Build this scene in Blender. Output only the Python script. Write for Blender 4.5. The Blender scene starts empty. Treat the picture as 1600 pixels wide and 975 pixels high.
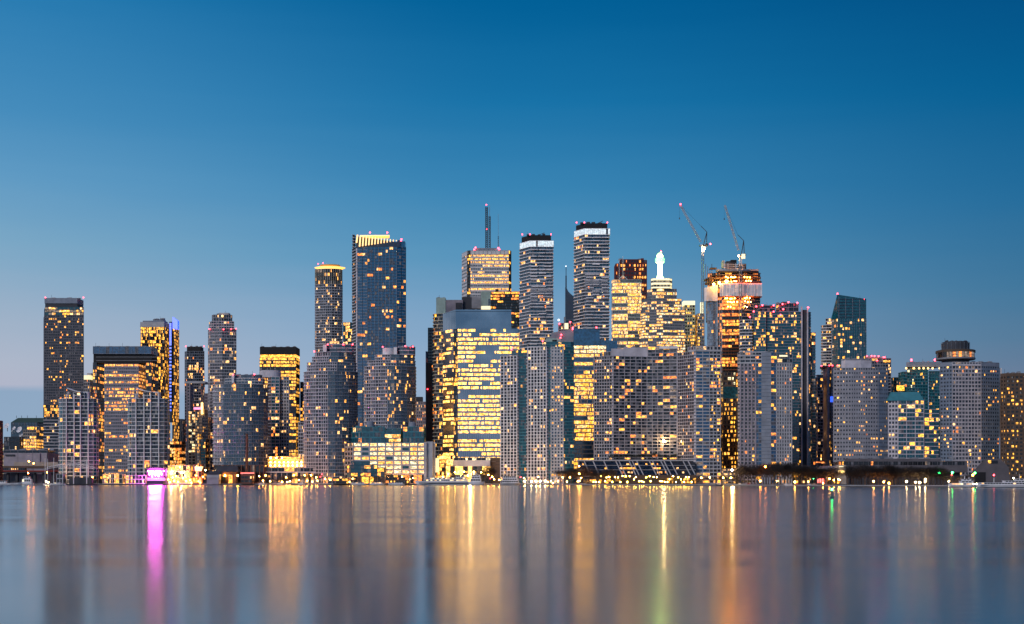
import bpy, math, random
from mathutils import Vector
S = bpy.context.scene
PI = math.pi
F = 2000.0          # focal length in photo pixels (photo is 1600 wide)
HZ, CH = 748.0, 8.0  # horizon row, eye height above the lake

# ------------------------------------------------------------ camera
cam = bpy.data.objects.new('camera', bpy.data.cameras.new('camera'))
S.collection.objects.link(cam); S.camera = cam
cam.location = (0, 0, CH); cam.rotation_euler = (PI/2, 0, 0)
cam.data.sensor_width = 36; cam.data.lens = 36*F/1600
cam.data.shift_y = (HZ-487.5)/1600
cam.data.clip_start = 1; cam.data.clip_end = 60000
S.view_settings.view_transform = 'Standard'; S.view_settings.look = 'None'
S.view_settings.exposure = 0.0; S.view_settings.gamma = 1
S.cycles.use_denoising = True
S.cycles.max_bounces = 6; S.cycles.glossy_bounces = 4; S.cycles.diffuse_bounces = 2
S.cycles.sample_clamp_indirect = 0
S.cycles.caustics_reflective = False

# ------------------------------------------------------------ dusk sky
def lin(c):
    return tuple(((v/255)/12.92 if v/255 <= .04045 else ((v/255+.055)/1.055)**2.4) for v in c)+(1,)
W = bpy.data.worlds.new('World'); S.world = W; W.use_nodes = True
nt = W.node_tree; N = nt.nodes; L = nt.links
for n in list(N): N.remove(n)
wo = N.new('ShaderNodeOutputWorld'); bg = N.new('ShaderNodeBackground')
tc = N.new('ShaderNodeTexCoord'); sx = N.new('ShaderNodeSeparateXYZ')
L.new(tc.outputs['Generated'], sx.inputs[0])
cn = N.new('ShaderNodeTexNoise'); cn.inputs['Scale'].default_value = 5
cm = N.new('ShaderNodeMapping'); cm.inputs['Scale'].default_value = (1, 1, 14)
L.new(tc.outputs['Generated'], cm.inputs[0]); L.new(cm.outputs[0], cn.inputs['Vector'])
wob = N.new('ShaderNodeMath'); wob.operation = 'MULTIPLY_ADD'      # clouds near the horizon are a little uneven
wob.inputs[1].default_value = .012; L.new(cn.outputs['Fac'], wob.inputs[0])
z0 = N.new('ShaderNodeMath'); z0.operation = 'SUBTRACT'; z0.inputs[1].default_value = .006
L.new(sx.outputs['Z'], z0.inputs[0]); L.new(z0.outputs[0], wob.inputs[2])
def ramp(stops):
    r = N.new('ShaderNodeValToRGB'); e = r.color_ramp.elements
    while len(e) > 1: e.remove(e[-1])
    e[0].position = stops[0][0]; e[0].color = lin(stops[0][1])
    for p, c in stops[1:]:
        q = e.new(p); q.color = lin(c)
    L.new(wob.outputs[0], r.inputs[0]); return r
r1 = ramp([(0, (150,174,200)), (.064, (142,168,196)), (.070, (180,184,203)), (.085, (178,186,204)), (.12, (160,180,202)),
           (.17, (126,170,200)), (.215, (100,158,199)), (.26, (74,144,192)), (.35, (34,124,180)), (.6, (14,84,148)), (1, (6,56,112))])
r2 = ramp([(0, (160,176,202)), (.07, (150,176,204)), (.12, (128,166,200)), (.17, (88,150,190)), (.22, (58,134,182)),
           (.28, (24,116,170)), (.35, (0,97,153)), (.6, (2,66,124)), (1, (2,48,100))])
r3 = ramp([(0, (112,124,152)), (.07, (104,122,150)), (.10, (82,120,152)), (.14, (60,116,154)), (.20, (32,106,154)),
           (.27, (2,94,146)), (.35, (0,75,129)), (.6, (0,52,106)), (1, (2,42,92))])
def mapr(a, b):
    m = N.new('ShaderNodeMapRange'); m.interpolation_type = 'SMOOTHSTEP'
    m.inputs['From Min'].default_value = a; m.inputs['From Max'].default_value = b
    L.new(sx.outputs['X'], m.inputs['Value']); return m
m1 = mapr(-.45, .02); m2 = mapr(-.02, .45)
def mix(f, a, b, mode='MIX'):
    m = N.new('ShaderNodeMix'); m.data_type = 'RGBA'; m.blend_type = mode
    if isinstance(f, float): m.inputs[0].default_value = f
    else: L.new(f, m.inputs[0])
    L.new(a, m.inputs[6]); L.new(b, m.inputs[7]); return m.outputs[2]
sky = mix(m2.outputs[0], mix(m1.outputs[0], r1.outputs[0], r2.outputs[0]), r3.outputs[0])
ns = N.new('ShaderNodeTexSky'); ns.sky_type = 'NISHITA'; ns.sun_disc = False
ns.sun_elevation = math.radians(4); ns.sun_rotation = math.radians(245); ns.ozone_density = 4
nb_ = N.new('ShaderNodeVectorMath'); nb_.operation = 'SCALE'; nb_.inputs['Scale'].default_value = .08
L.new(ns.outputs[0], nb_.inputs[0])
col = mix(.03, sky, nb_.outputs[0])
L.new(col, bg.inputs['Color']); bg.inputs['Strength'].default_value = 1.0
L.new(bg.outputs[0], wo.inputs[0])

sun = bpy.data.objects.new('sun', bpy.data.lights.new('sun', 'SUN')); S.collection.objects.link(sun)
sun.data.energy = 1.5; sun.data.angle = math.radians(20); sun.data.color = (1, .88, .82)
# low afterglow from the left, behind the camera
d = Vector((math.sin(math.radians(38)), math.cos(math.radians(38)), -math.tan(math.radians(30)))).normalized()
sun.rotation_euler = d.to_track_quat('-Z', 'Y').to_euler()

# ------------------------------------------------------------ materials
def newmat(name):
    m = bpy.data.materials.new(name); m.use_nodes = True
    nt = m.node_tree; return m, nt.nodes, nt.links, nt.nodes['Principled BSDF']
def wallmat(name, c, rough=.8, var=.18, scale=.12, metal=0.0, bump=.0):
    m, N, L, b = newmat(name)
    g = N.new('ShaderNodeNewGeometry'); n = N.new('ShaderNodeTexNoise'); n.inputs['Scale'].default_value = scale
    n.inputs['Detail'].default_value = 6
    L.new(g.outputs['Position'], n.inputs['Vector'])
    r = N.new('ShaderNodeValToRGB'); e = r.color_ramp.elements
    e[0].position = .3; e[1].position = .7
    e[0].color = tuple(v*(1-var) for v in c)+(1,); e[1].color = tuple(min(1, v*(1+var)) for v in c)+(1,)
    L.new(n.outputs['Fac'], r.inputs[0]); L.new(r.outputs[0], b.inputs['Base Color'])
    b.inputs['Roughness'].default_value = rough; b.inputs['Metallic'].default_value = metal
    return m
def glassmat(name, c, spec=1.9, rough=.1, metal=.0):
    m, N, L, b = newmat(name)
    g = N.new('ShaderNodeNewGeometry')
    n = N.new('ShaderNodeTexNoise'); n.inputs['Scale'].default_value = .33; n.inputs['Detail'].default_value = 3
    L.new(g.outputs['Position'], n.inputs['Vector'])
    r = N.new('ShaderNodeValToRGB'); e = r.color_ramp.elements; e[0].position = .35; e[1].position = .65
    e[0].color = tuple(v*.55 for v in c)+(1,); e[1].color = tuple(v*1.45 for v in c)+(1,)
    L.new(n.outputs['Fac'], r.inputs[0]); L.new(r.outputs[0], b.inputs['Base Color'])
    n2 = N.new('ShaderNodeTexNoise'); n2.inputs['Scale'].default_value = .09
    L.new(g.outputs['Position'], n2.inputs['Vector'])
    bp = N.new('ShaderNodeBump'); bp.inputs['Strength'].default_value = .12; bp.inputs['Distance'].default_value = .3
    L.new(n2.outputs['Fac'], bp.inputs['Height']); L.new(bp.outputs[0], b.inputs['Normal'])
    b.inputs['IOR'].default_value = spec; b.inputs['Roughness'].default_value = rough; b.inputs['Metallic'].default_value = metal
    return m
def mirrormat(name):
    m = glassmat(name, (.30,.35,.42), spec=2.2, rough=.08, metal=.8)
    n = [x for x in m.node_tree.nodes if x.type == 'TEX_NOISE']
    n[0].inputs['Scale'].default_value = .03; n[1].inputs['Scale'].default_value = .05
    e = [x for x in m.node_tree.nodes if x.type == 'VALTORGB'][0].color_ramp.elements
    e[0].color = (.20,.26,.33,1); e[1].color = (.40,.44,.50,1)
    return m
def litmat(name, c, s, c2=None, contrast=1.0):
    """a lit room behind glass: its bright and dark spots are noise painted into the emission"""
    m, N, L, b = newmat(name)
    g = N.new('ShaderNodeNewGeometry')
    mp = N.new('ShaderNodeMapping'); mp.inputs['Scale'].default_value = (.55, .55, .9)
    L.new(g.outputs['Position'], mp.inputs[0])
    v = N.new('ShaderNodeTexVoronoi'); v.inputs['Scale'].default_value = .9; v.feature = 'F1'
    n = N.new('ShaderNodeTexNoise'); n.inputs['Scale'].default_value = .6; n.inputs['Detail'].default_value = 4
    L.new(mp.outputs[0], v.inputs['Vector']); L.new(mp.outputs[0], n.inputs['Vector'])
    r = N.new('ShaderNodeMapRange'); r.inputs['From Min'].default_value = .36; r.inputs['From Max'].default_value = .70
    r.inputs['To Min'].default_value = s*(1-.72*contrast); r.inputs['To Max'].default_value = s*(1+.7*contrast)
    L.new(n.outputs['Fac'], r.inputs['Value'])  # emission noise stands in for ceiling lights and furniture
    sv = N.new('ShaderNodeSeparateColor'); L.new(v.outputs['Color'], sv.inputs[0])
    mm = N.new('ShaderNodeMath'); mm.operation = 'MULTIPLY'
    mr = N.new('ShaderNodeMapRange'); mr.inputs['To Min'].default_value = 1-.7*contrast; mr.inputs['To Max'].default_value = 1.5
    L.new(sv.outputs[0], mr.inputs['Value']); L.new(r.outputs[0], mm.inputs[0]); L.new(mr.outputs[0], mm.inputs[1])
    mx = N.new('ShaderNodeMix'); mx.data_type = 'RGBA'; mx.inputs[6].default_value = c+(1,); mx.inputs[7].default_value = (c2 or c)+(1,)
    L.new(sv.outputs[1], mx.inputs[0])
    L.new(mx.outputs[2], b.inputs['Emission Color']); L.new(mm.outputs[0], b.inputs['Emission Strength'])
    b.inputs['Base Color'].default_value = (.1, .09, .08, 1); b.inputs['Roughness'].default_value = .15
    m.cycles.emission_sampling = 'NONE'
    return m
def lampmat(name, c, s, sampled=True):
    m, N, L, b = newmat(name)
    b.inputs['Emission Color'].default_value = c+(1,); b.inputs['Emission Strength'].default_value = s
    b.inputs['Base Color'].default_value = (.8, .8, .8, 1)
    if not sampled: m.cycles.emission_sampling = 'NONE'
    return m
M = {}
for k, c in dict(white=(.80,.79,.82), concrete=(.46,.47,.51), mauve=(.35,.32,.37), grey=(.28,.29,.32), dark=(.05,.055,.07), slate=(.13,.13,.155), podium=(.13,.12,.135), hotel=(.31,.32,.37), hotelblue=(.17,.22,.30), slabgrey=(.46,.44,.49), black=(.015,.015,.018),
                 beige=(.42,.35,.29), brown=(.13,.085,.06), brick=(.16,.07,.05), red=(.30,.03,.02), darkred=(.13,.018,.02), teal=(.05,.24,.30), tealdark=(.012,.10,.15),
                 bluegrey=(.24,.28,.35), palegreen=(.34,.46,.42), cream=(.60,.55,.42), balcony=(.48,.51,.57), balcony_dark=(.20,.24,.30), bronze=(.10,.07,.05),
                 marble=(.66,.64,.66), steel=(.30,.31,.33), navy=(.04,.07,.12), greenroof=(.04,.09,.09), goldsteel=(.6,.4,.1), lilac=(.58,.56,.62), rust=(.30,.09,.03)).items():
    M[k] = wallmat(k, c)
M['steel'] = wallmat('steel', (.30,.31,.33), rough=.4, metal=.6)
M['glass'] = glassmat('glass', (.016,.026,.042), spec=1.55)
M['glass_blue'] = glassmat('glass_blue', (.012,.085,.20), spec=2.0)
M['glass_deep'] = glassmat('glass_deep', (.012,.045,.085), spec=2.0)
M['glass_teal'] = glassmat('glass_teal', (.006,.085,.12), spec=1.8)
M['glass_black'] = glassmat('glass_black', (.008,.009,.012), spec=1.7)
M['glass_mirror'] = mirrormat('glass_mirror')
M['glass_grey'] = glassmat('glass_grey', (.09,.10,.12), spec=1.9)
M['blind'] = glassmat('blind', (.30,.28,.27), spec=1.5, rough=.3)
M['curtain'] = glassmat('curtain', (.13,.13,.15), spec=1.6)
LIT = {'g': litmat('window_gold', (1,.36,.035), 2.4, (1,.45,.09)), 'w': litmat('window_warm', (1,.46,.12), 2.3, (1,.58,.24)),
       'h': litmat('window_white', (1,.68,.34), 1.9, (.9,.90,.50)), 'o': litmat('window_orange', (1,.21,.02), 2.0, (1,.30,.05)),
       'd': litmat('window_dim', (.80,.45,.24), .38, (.60,.50,.42)), 'c': litmat('window_cool', (.68,.88,1), .85, (.9,.95,1), .35),
       'y': litmat('window_amber', (1,.38,.022), 2.6, (1,.48,.06)),
       'z': litmat('window_blazing', (1,.42,.05), 4.2, (1,.54,.14), .9)}
GLOW_S = 2.2
GLOW = {'gold': lampmat('glow_gold', (1,.50,.09), 1.8, False), 'white': lampmat('glow_white', (.85,.95,1), 1.6, False), 'green': lampmat('glow_green', (.62,1,.18), 42, True), 'halogreen': lampmat('glow_halogreen', (.10,1,.12), 5, True),
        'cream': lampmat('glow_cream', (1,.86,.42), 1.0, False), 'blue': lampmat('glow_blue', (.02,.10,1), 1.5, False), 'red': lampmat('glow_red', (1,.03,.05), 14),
        'pink': lampmat('glow_pink', (1,.06,.80), 190), 'pinkwhite': lampmat('glow_pinkwhite', (1,.10,.72), 300), 'warm': lampmat('glow_warm', (1,.36,.06), 150),
        'warmwhite': lampmat('glow_warmwhite', (1,.60,.24), 220), 'star': lampmat('glow_star', (1,.66,.28), 320), 'orange': lampmat('glow_orange', (1,.26,.03), 120),
        'greenlamp': lampmat('glow_greenlamp', (.03,1,.15), 40), 'soffit': lampmat('glow_soffit', (1,.56,.14), 3.2, False), 'shop': lampmat('glow_shop', (1,.60,.14), 2.0, False), 'tail': lampmat('glow_tail', (1,.06,.02), 3, False),
        'neonpink': lampmat('glow_neonpink', (1,.15,.35), 2, False), 'violet': lampmat('glow_violet', (.2,.12,1), 3, False), 'yellow': lampmat('glow_yellow', (1,.46,.06), 150)}

# ------------------------------------------------------------ mesh helpers
ROOTLOC = {}
class MB:
    def __init__(s): s.v = []; s.f = []; s.m = []; s.ms = []
    def mi(s, mat):
        if mat not in s.ms: s.ms.append(mat)
        return s.ms.index(mat)
    def face(s, pts, mat):
        k = len(s.v); s.v += [tuple(p) for p in pts]; s.f.append(tuple(range(k, k+len(pts)))); s.m.append(s.mi(mat))
    def prism(s, poly, z0, z1, mat, top=None, caps=True, poly2=None):
        n = len(poly); k = len(s.v); p2 = poly2 or poly
        t0 = z0 if callable(z0) else (lambda x, y: z0); t1 = z1 if callable(z1) else (lambda x, y: z1)
        s.v += [(x, y, t0(x, y)) for x, y in poly] + [(x, y, t1(x, y)) for x, y in p2]
        a = s.mi(mat)
        for i in range(n):
            j = (i+1) % n; s.f.append((k+i, k+j, k+n+j, k+n+i)); s.m.append(a)
        if caps:
            s.f.append(tuple(range(k+n, k+2*n))); s.m.append(s.mi(top or mat))
            s.f.append(tuple(range(k+n-1, k-1, -1))); s.m.append(a)
    def box(s, c, sz, mat, rz=0):
        x, y, z = c; a, b, h = sz[0]/2, sz[1]/2, sz[2]/2; co, si = math.cos(rz), math.sin(rz)
        s.prism([(x+co*u-si*w, y+si*u+co*w) for u, w in ((-a,-b),(a,-b),(a,b),(-a,b))], z-h, z+h, mat)
    def bar(s, p, q, w, mat):
        p, q = Vector(p), Vector(q); d = q-p
        if d.length < 1e-6: return
        u = d.cross(Vector((0, 0, 1)) if abs(d.normalized().z) < .95 else Vector((1, 0, 0))).normalized()*w/2
        t = d.cross(u).normalized()*w/2
        k = len(s.v)
        for e in (p, q):
            for c in (u+t, -u+t, -u-t, u-t): s.v.append(tuple(e+c))
        a = s.mi(mat)
        for f in ((0,1,5,4),(1,2,6,5),(2,3,7,6),(3,0,4,7),(3,2,1,0),(4,5,6,7)):
            s.f.append(tuple(k+i for i in f)); s.m.append(a)
    def lathe(s, c, prof, mat, n=16, flat=1.0):
        rings = [[(c[0]+r*math.cos(2*PI*i/n), c[1]+flat*r*math.sin(2*PI*i/n), c[2]+z) for i in range(n)] for r, z in prof]
        k = len(s.v); a = s.mi(mat)
        for r in rings: s.v += r
        for j in range(len(rings)-1):
            for i in range(n):
                i2 = (i+1) % n
                s.f.append((k+j*n+i, k+j*n+i2, k+(j+1)*n+i2, k+(j+1)*n+i)); s.m.append(a)
        s.f.append(tuple(k+(len(rings)-1)*n+i for i in range(n))); s.m.append(a)
        s.f.append(tuple(k+n-1-i for i in range(n))); s.m.append(a)
    def ball(s, c, r, mat, n=8):
        s.lathe(c, [(r*math.sin(PI*(j+.5)/6), -r*math.cos(PI*(j+.5)/6)) for j in range(6)], mat, n)
    def lattice(s, p, q, w, mat, n, t=.3):
        """square lattice mast or jib"""
        p, q = Vector(p), Vector(q); d = (q-p)
        u = d.cross(Vector((0, 1, 0))).normalized()*w/2; e = d.cross(u).normalized()*w/2
        cs = (u+e, u-e, -u-e, -u+e)
        for c in cs: s.bar(p+c, q+c, t, mat)
        for i in range(n):
            a = p+d*i/n; b = p+d*(i+1)/n
            for k in range(4):
                c1, c2 = cs[k], cs[(k+1) % 4]
                s.bar(a+c1, b+c2, t*.7, mat) if i % 2 else s.bar(a+c2, b+c1, t*.7, mat)
    def data(s, name, org=(0,0,0)):
        me = bpy.data.meshes.new(name)
        ox, oy, oz = org
        me.from_pydata([(x-ox, y-oy, z-oz) for x, y, z in s.v], [], s.f)
        for m in s.ms: me.materials.append(m)
        me.polygons.foreach_set('material_index', s.m); me.update()
        return me
    def build(s, name, parent=None, org=None, kind=None, label=None):
        """vertices are in world space; the parent is an unrotated Empty at ROOTLOC"""
        pl = ROOTLOC.get(parent.name, (0,0,0)) if parent else (0,0,0)
        if org is None: org = pl
        o = bpy.data.objects.new(name, s.data(name, org)); S.collection.objects.link(o)
        o.location = tuple(org[i]-pl[i] for i in range(3))
        if parent: o.parent = parent
        if kind: o['kind'] = kind
        if label: o['label'] = label
        return o
def child(name, me, parent, loc, rz=0, kind=None):
    pl = ROOTLOC[parent.name]
    o = bpy.data.objects.new(name, me); S.collection.objects.link(o)
    o.location = tuple(loc[i]-pl[i] for i in range(3)); o.rotation_euler[2] = rz; o.parent = parent
    if kind: o['kind'] = kind
    return o
def root(name, label, cat, loc, group=None):
    o = bpy.data.objects.new(name, None); S.collection.objects.link(o); o.location = loc
    o['label'] = label; o['category'] = cat
    if group: o['group'] = group
    ROOTLOC[o.name] = tuple(loc); return o
def copy_tree(src, loc, label=None, group=None, rz=0, sc=1):
    r = src.copy(); S.collection.objects.link(r); r.location = loc; r.rotation_euler[2] = rz; r.scale = (sc, sc, sc)
    if label: r['label'] = label
    if group: r['group'] = group
    for ch in src.children:
        c = ch.copy(); S.collection.objects.link(c); c.parent = r
    return r
def X(px, D): return (px-800)*D/F
def Z(py, D): return CH+(HZ-py)*D/F
GZ = 1.5   # quay level

def offset(poly, d):
    n = len(poly); out = []
    for i in range(n):
        a, b, c = poly[i-1], poly[i], poly[(i+1) % n]
        def nn(p, q):
            dx, dy = q[0]-p[0], q[1]-p[1]; l = math.hypot(dx, dy) or 1; return dy/l, -dx/l
        n1, n2 = nn(a, b), nn(b, c); k = 1+n1[0]*n2[0]+n1[1]*n2[1]
        k = max(k, .35)
        out.append((b[0]+(n1[0]+n2[0])/k*d, b[1]+(n1[1]+n2[1])/k*d))
    return out
def plan(vis, D, dep):
    """footprint (anticlockwise) from pixel columns: (l, r) is a rectangle, a list of (px, extra depth) is the seen side"""
    if len(vis) == 2 and not isinstance(vis[0], tuple):
        l, r = vis; yb = D+dep
        xl = X(l, yb) if l > 800 else X(l, D); xr = X(r, D) if r > 800 else X(r, yb)
        if xr-xl < 3: xr = xl+3
        return [(xl, D), (xr, D), (xr, yb), (xl, yb)], 1
    p = [(X(px, D+dd), D+dd) for px, dd in vis]
    yb = max(D+dep, max(q[1] for q in p)+8)
    xl = max(p[0][0], X(vis[0][0], yb))+.3; xr = min(p[-1][0], X(vis[-1][0], yb))-.3
    return p+[(xr, yb), (xl, yb)], len(p)-1
def arcr(l, r, d0, bulge, n=9):
    out = []
    for i in range(n+1):
        t = i/n; u = .5-.5*math.cos(PI*(.12+.88*t)); u = (u-.035)/.965
        out.append((l+(r-l)*u, d0*max(0, 1-u/.4)**2+bulge*max(0, (u-.4)/.6)**2.4))
    return out
def arc(l, r, bulge, n=9, k=1.0):
    return [(l+(r-l)*(.5-.5*math.cos(PI*i/n)), bulge*(1-math.sin(PI*i/n)**k)) for i in range(n+1)]

RN = random.Random(7)
def sp(**k):
    s = dict(bay=3.4, pw=.5, pd=.35, sh=1.0, so=.35, wall='grey', slab='grey', pier='grey', glass='glass', cur='curtain', cp=.12,
             bp=.05, p=.14, mode='res', lits='ggwwodd', sub=2, skip=0)
    s.update(k); return s
def row_pattern(sp_, nb, t):
    p = sp_['p'](t) if callable(sp_['p']) else sp_['p']
    if sp_['mode'] == 'res' and p < .5: p *= 1.4
    if sp_['mode'] == 'office':
        act = RN.random(); s_act = sp_.get('act', .55); on = p*1.9 if act < s_act else p*.35
        if act > .93: on = min(1, p*2.5)
        on = max(0, min(.97, on)); out = []; st = RN.random() < on
        for j in range(nb):
            if RN.random() < .22: st = RN.random() < on
            out.append(st)
        return out
    out = []; st = False
    for j in range(nb):
        st = RN.random() < (p*.62 if not st else min(.9, p*.7+.2)); out.append(st)
    return out
def block(rt, vis, ytop, ybot, D, pitch, sps, dep=30, roof=None, z0=None, topf=None, edges=None, single=False):
    """one stretch of a tower: wall core, a floor slab and a row of recessed windows per storey, piers between the bays"""
    if isinstance(sps, dict): sps = [sps]
    poly, nv = plan(vis, D, dep)
    zt = Z(ytop, D); zb = GZ if ybot is None else Z(ybot, D)
    zb = max(zb, GZ)
    if pitch is None: n = 1
    else: n = max(1, round((zt-zb)*F/D/pitch))
    h = (zt-zb)/n
    som = max([0]+[max(s['so'], s['pd']) for s in sps if s])
    core = offset(poly, -som) if som else poly
    s0 = next((s for s in sps if s), None) or sp()
    mb = MB(); mb.prism(core, zb, (zt-.05) if topf is None else topf, M[s0['wall']], M[roof or 'grey'])
    mb.build('wall', rt)
    ne = len(poly)
    elist = list(range(nv)) + ([nv, ne-1] if len(poly) > nv+1 else [])     # seen edges, then both flanks
    def spec(i):
        if i < nv: return sps[i % len(sps)] if len(sps) > 1 else sps[0]
        return (sps[-1] if i == nv else sps[0])
    # slabs, shared by every storey
    outs = {}
    mb = MB(); any_s = False
    for i in elist:
        s = spec(i)
        if not s or s['sh'] <= 0: continue
        o = outs.setdefault(round(s['so'], 3), offset(core, s['so'])); j = (i+1) % ne
        c1, c2, o1, o2 = core[i], core[j], o[i], o[j]
        mb.prism([o1, o2, c2, c1], 0, min(s['sh'], h*.92), M[s['slab']]); any_s = True
    if any_s:
        me = mb.data('floor_slab', (core[0][0], core[0][1], 0))
        for k in range(n):
            if any(s and s['skip'] and k % s['skip'] for s in sps): continue
            child('floor_slab', me, rt, (core[0][0], core[0][1], zb+k*h))
        if roof != 'none' and topf is None:
            mb = MB()
            for i in elist:
                s = spec(i)
                if not s or s['sh'] <= 0: continue
                o = outs[round(s['so'], 3)]; j = (i+1) % ne
                mb.prism([o[i], o[j], core[j], core[i]], zt-.1, zt+.5, M[s['slab']])
            mb.build('parapet', rt)
    # windows, one mesh per storey; piers
    rows = [MB() for _ in range(n)]
    piers = {}; thin = MB()
    for i in elist:
        s = spec(i)
        if not s: continue
        j = (i+1) % ne; a, b = Vector(core[i]), Vector(core[j]); Lh = (b-a).length
        if Lh < .8: continue
        nbay = max(1, round(Lh/s['bay'])); bw = Lh/nbay; d = (b-a)/Lh; nr = Vector((d.y, -d.x))
        gm, cu = M[s['glass']], M[s['cur']]
        sh = min(s['sh'], h*.92) if s['sh'] > 0 else .12
        for k in range(n):
            pat = row_pattern(s, nbay, (k+.5)/n)
            z1, z2 = zb+k*h+sh, zb+(k+1)*h-.02
            for q in range(nbay):
                lit = pat[q]; u0 = q*bw+s['pw']/2; u1 = (q+1)*bw-s['pw']/2
                base = RN.choice(s['lits']) if lit else None
                for w in range(s['sub']):
                    v0 = u0+(u1-u0)*w/s['sub']+(.12 if w else 0); v1 = u0+(u1-u0)*(w+1)/s['sub']
                    p0 = a+d*v0+nr*.05; p1 = a+d*v1+nr*.05
                    mt = (LIT[base if RN.random() < .8 else RN.choice(s['lits'])] if lit and (s['sub'] == 1 or RN.random() < (.62 if s['mode'] == 'res' and s['p'] != 1 else .9)) else (cu if RN.random() < s['cp'] else M['blind'] if RN.random() < s['bp'] else gm))
                    pts = [(p0.x, p0.y, z1), (p1.x, p1.y, z1), (p1.x, p1.y, z2), (p0.x, p0.y, z2)]
                    if single:
                        m1 = MB(); m1.face(pts, mt); m1.build('window', rt, org=pts[0])
                    else: rows[k].face(pts, mt)
        if s['pw'] > 0 and s['pd'] > 0:
            ang = math.atan2(d.y, d.x)
            for q in range(nbay+1):
                if nbay == 1 and q == 1 and s['pw'] < .6: continue
                c = a+d*(q*bw)
                if nbay == 1 and Lh < 2.2: continue
                if s['pw'] < .6:
                    cc = c+nr*(s['pd']/2); thin.box((cc.x, cc.y, (zb+zt)/2), (s['pw'], s['pd'], zt-zb-.1), M[s['pier']], ang)
                else:
                    key = (s['pw'], s['pd'], s['pier'])
                    if key not in piers:
                        m2 = MB(); m2.box((0, s['pd']/-2+.02, (zt-zb-.1)/2), (s['pw'], s['pd'], zt-zb-.1), M[s['pier']]); piers[key] = m2.data('pier')
                    child('pier', piers[key], rt, (c.x, c.y, zb), ang)
    for r in rows:
        if r.f: r.build('window_row', rt, kind='stuff')
    if thin.f: thin.build('mullions', rt, kind='stuff')
    return poly, zt
def bld(name, label, cat, pxc, D, group=None):
    return root(name, label, cat, (X(pxc, D), D+12, GZ), group)
def solid(rt, name, vis, ytop, ybot, D, mat, dep=12, topf=None, mats=None):
    poly, _ = plan(vis, D, dep); mb = MB()
    mb.prism(poly, Z(ybot, D), topf or Z(ytop, D), M[mat] if isinstance(mat, str) else mat); return mb.build(name, rt)
def beacons(rt, pts, D, r=.9, name='beacon'):
    for px, py in pts:
        x, z = X(px, D), Z(py, D)
        mb = MB(); mb.ball((x, D+1, z), r, GLOW['red']); mb.build(name, rt, org=(x, D+1, z))
def roofkit(rt, l, r, y, D, dep=14, n=3, hh=2.5, mat='grey'):
    for i in range(n):
        w = (r-l)/n*RN.uniform(.3, .7); c = l+(r-l)*(i+.5)/n+RN.uniform(-1, 1); h = hh*RN.uniform(.5, 1.3)
        mb = MB(); x = X(c, D); z = Z(y, D)
        mb.box((x, D+dep*.5, z+h/2), (w*D/F, 5, h), M[mat]); mb.box((x+w*.1, D+dep*.5, z+h+.25), (w*D/F*.6, 3, .5), M['steel'])
        mb.build('roof_unit', rt)
    mb = MB(); x = X(RN.uniform(l, r), D); mb.bar((x, D+dep*.6, Z(y, D)), (x, D+dep*.6, Z(y, D)+6), .25, M['dark']); mb.build('antenna', rt)
# ------------------------------------------------------------ lake, land, quay
def watermat():
    m, N, L, b = newmat('lake_water')
    g = N.new('ShaderNodeNewGeometry')
    mp = N.new('ShaderNodeMapping'); mp.inputs['Scale'].default_value = (.004, .035, 1)
    L.new(g.outputs['Position'], mp.inputs[0])
    n = N.new('ShaderNodeTexNoise'); n.inputs['Scale'].default_value = 1.0; n.inputs['Detail'].default_value = 5
    L.new(mp.outputs[0], n.inputs['Vector'])
    r = N.new('ShaderNodeMapRange'); r.inputs['From Min'].default_value = .3; r.inputs['From Max'].default_value = .7
    r.inputs['To Min'].default_value = .125; r.inputs['To Max'].default_value = .185
    L.new(n.outputs['Fac'], r.inputs['Value'])
    mp2 = N.new('ShaderNodeMapping'); mp2.inputs['Scale'].default_value = (.06, .8, 1)
    L.new(g.outputs['Position'], mp2.inputs[0])
    n2 = N.new('ShaderNodeTexNoise'); n2.inputs['Scale'].default_value = 1.0; n2.inputs['Detail'].default_value = 3
    L.new(mp2.outputs[0], n2.inputs['Vector'])
    bp = N.new('ShaderNodeBump'); bp.inputs['Strength'].default_value = .25; bp.inputs['Distance'].default_value = .028
    L.new(n2.outputs['Fac'], bp.inputs['Height'])
    gl = N.new('ShaderNodeBsdfAnisotropic'); gl.distribution = 'MULTI_GGX'
    gl.inputs['Color'].default_value = (.92, .98, 1, 1)
    L.new(r.outputs[0], gl.inputs['Roughness']); gl.inputs['Anisotropy'].default_value = .0
    tv = N.new('ShaderNodeCombineXYZ'); tv.inputs[1].default_value = 1
    L.new(tv.outputs[0], gl.inputs['Tangent']); L.new(bp.outputs[0], gl.inputs['Normal'])
    df = N.new('ShaderNodeBsdfDiffuse'); df.inputs['Color'].default_value = (.03, .07, .10, 1)
    fr = N.new('ShaderNodeFresnel'); fr.inputs['IOR'].default_value = 2.6; L.new(bp.outputs[0], fr.inputs['Normal'])
    ms = N.new('ShaderNodeMixShader'); L.new(fr.outputs[0], ms.inputs[0]); L.new(df.outputs[0], ms.inputs[1]); L.new(gl.outputs[0], ms.inputs[2])
    L.new(ms.outputs[0], N['Material Output'].inputs['Surface'])
    return m
M['water'] = watermat()
mb = MB(); mb.face([(-9000,-1500,0),(9000,-1500,0),(9000,2600,0),(-9000,2600,0)], M['water']); mb.build('lake_water', kind='structure')
def qd(px):   # distance of the quay edge: it comes nearer on the right
    return 8*F/((757.9 if px < 800 else 757.9+(px-800)*.0046)-HZ)
M['asphalt'] = wallmat('asphalt', (.045,.045,.048), rough=.9, scale=.05)
M['quay'] = wallmat('quay_concrete', (.10,.095,.09), rough=.9, scale=.3)
qp = [(X(p, qd(p)), qd(p)) for p in (-900,-400,0,400,800,1000,1200,1400,1600,1800)]
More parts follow.
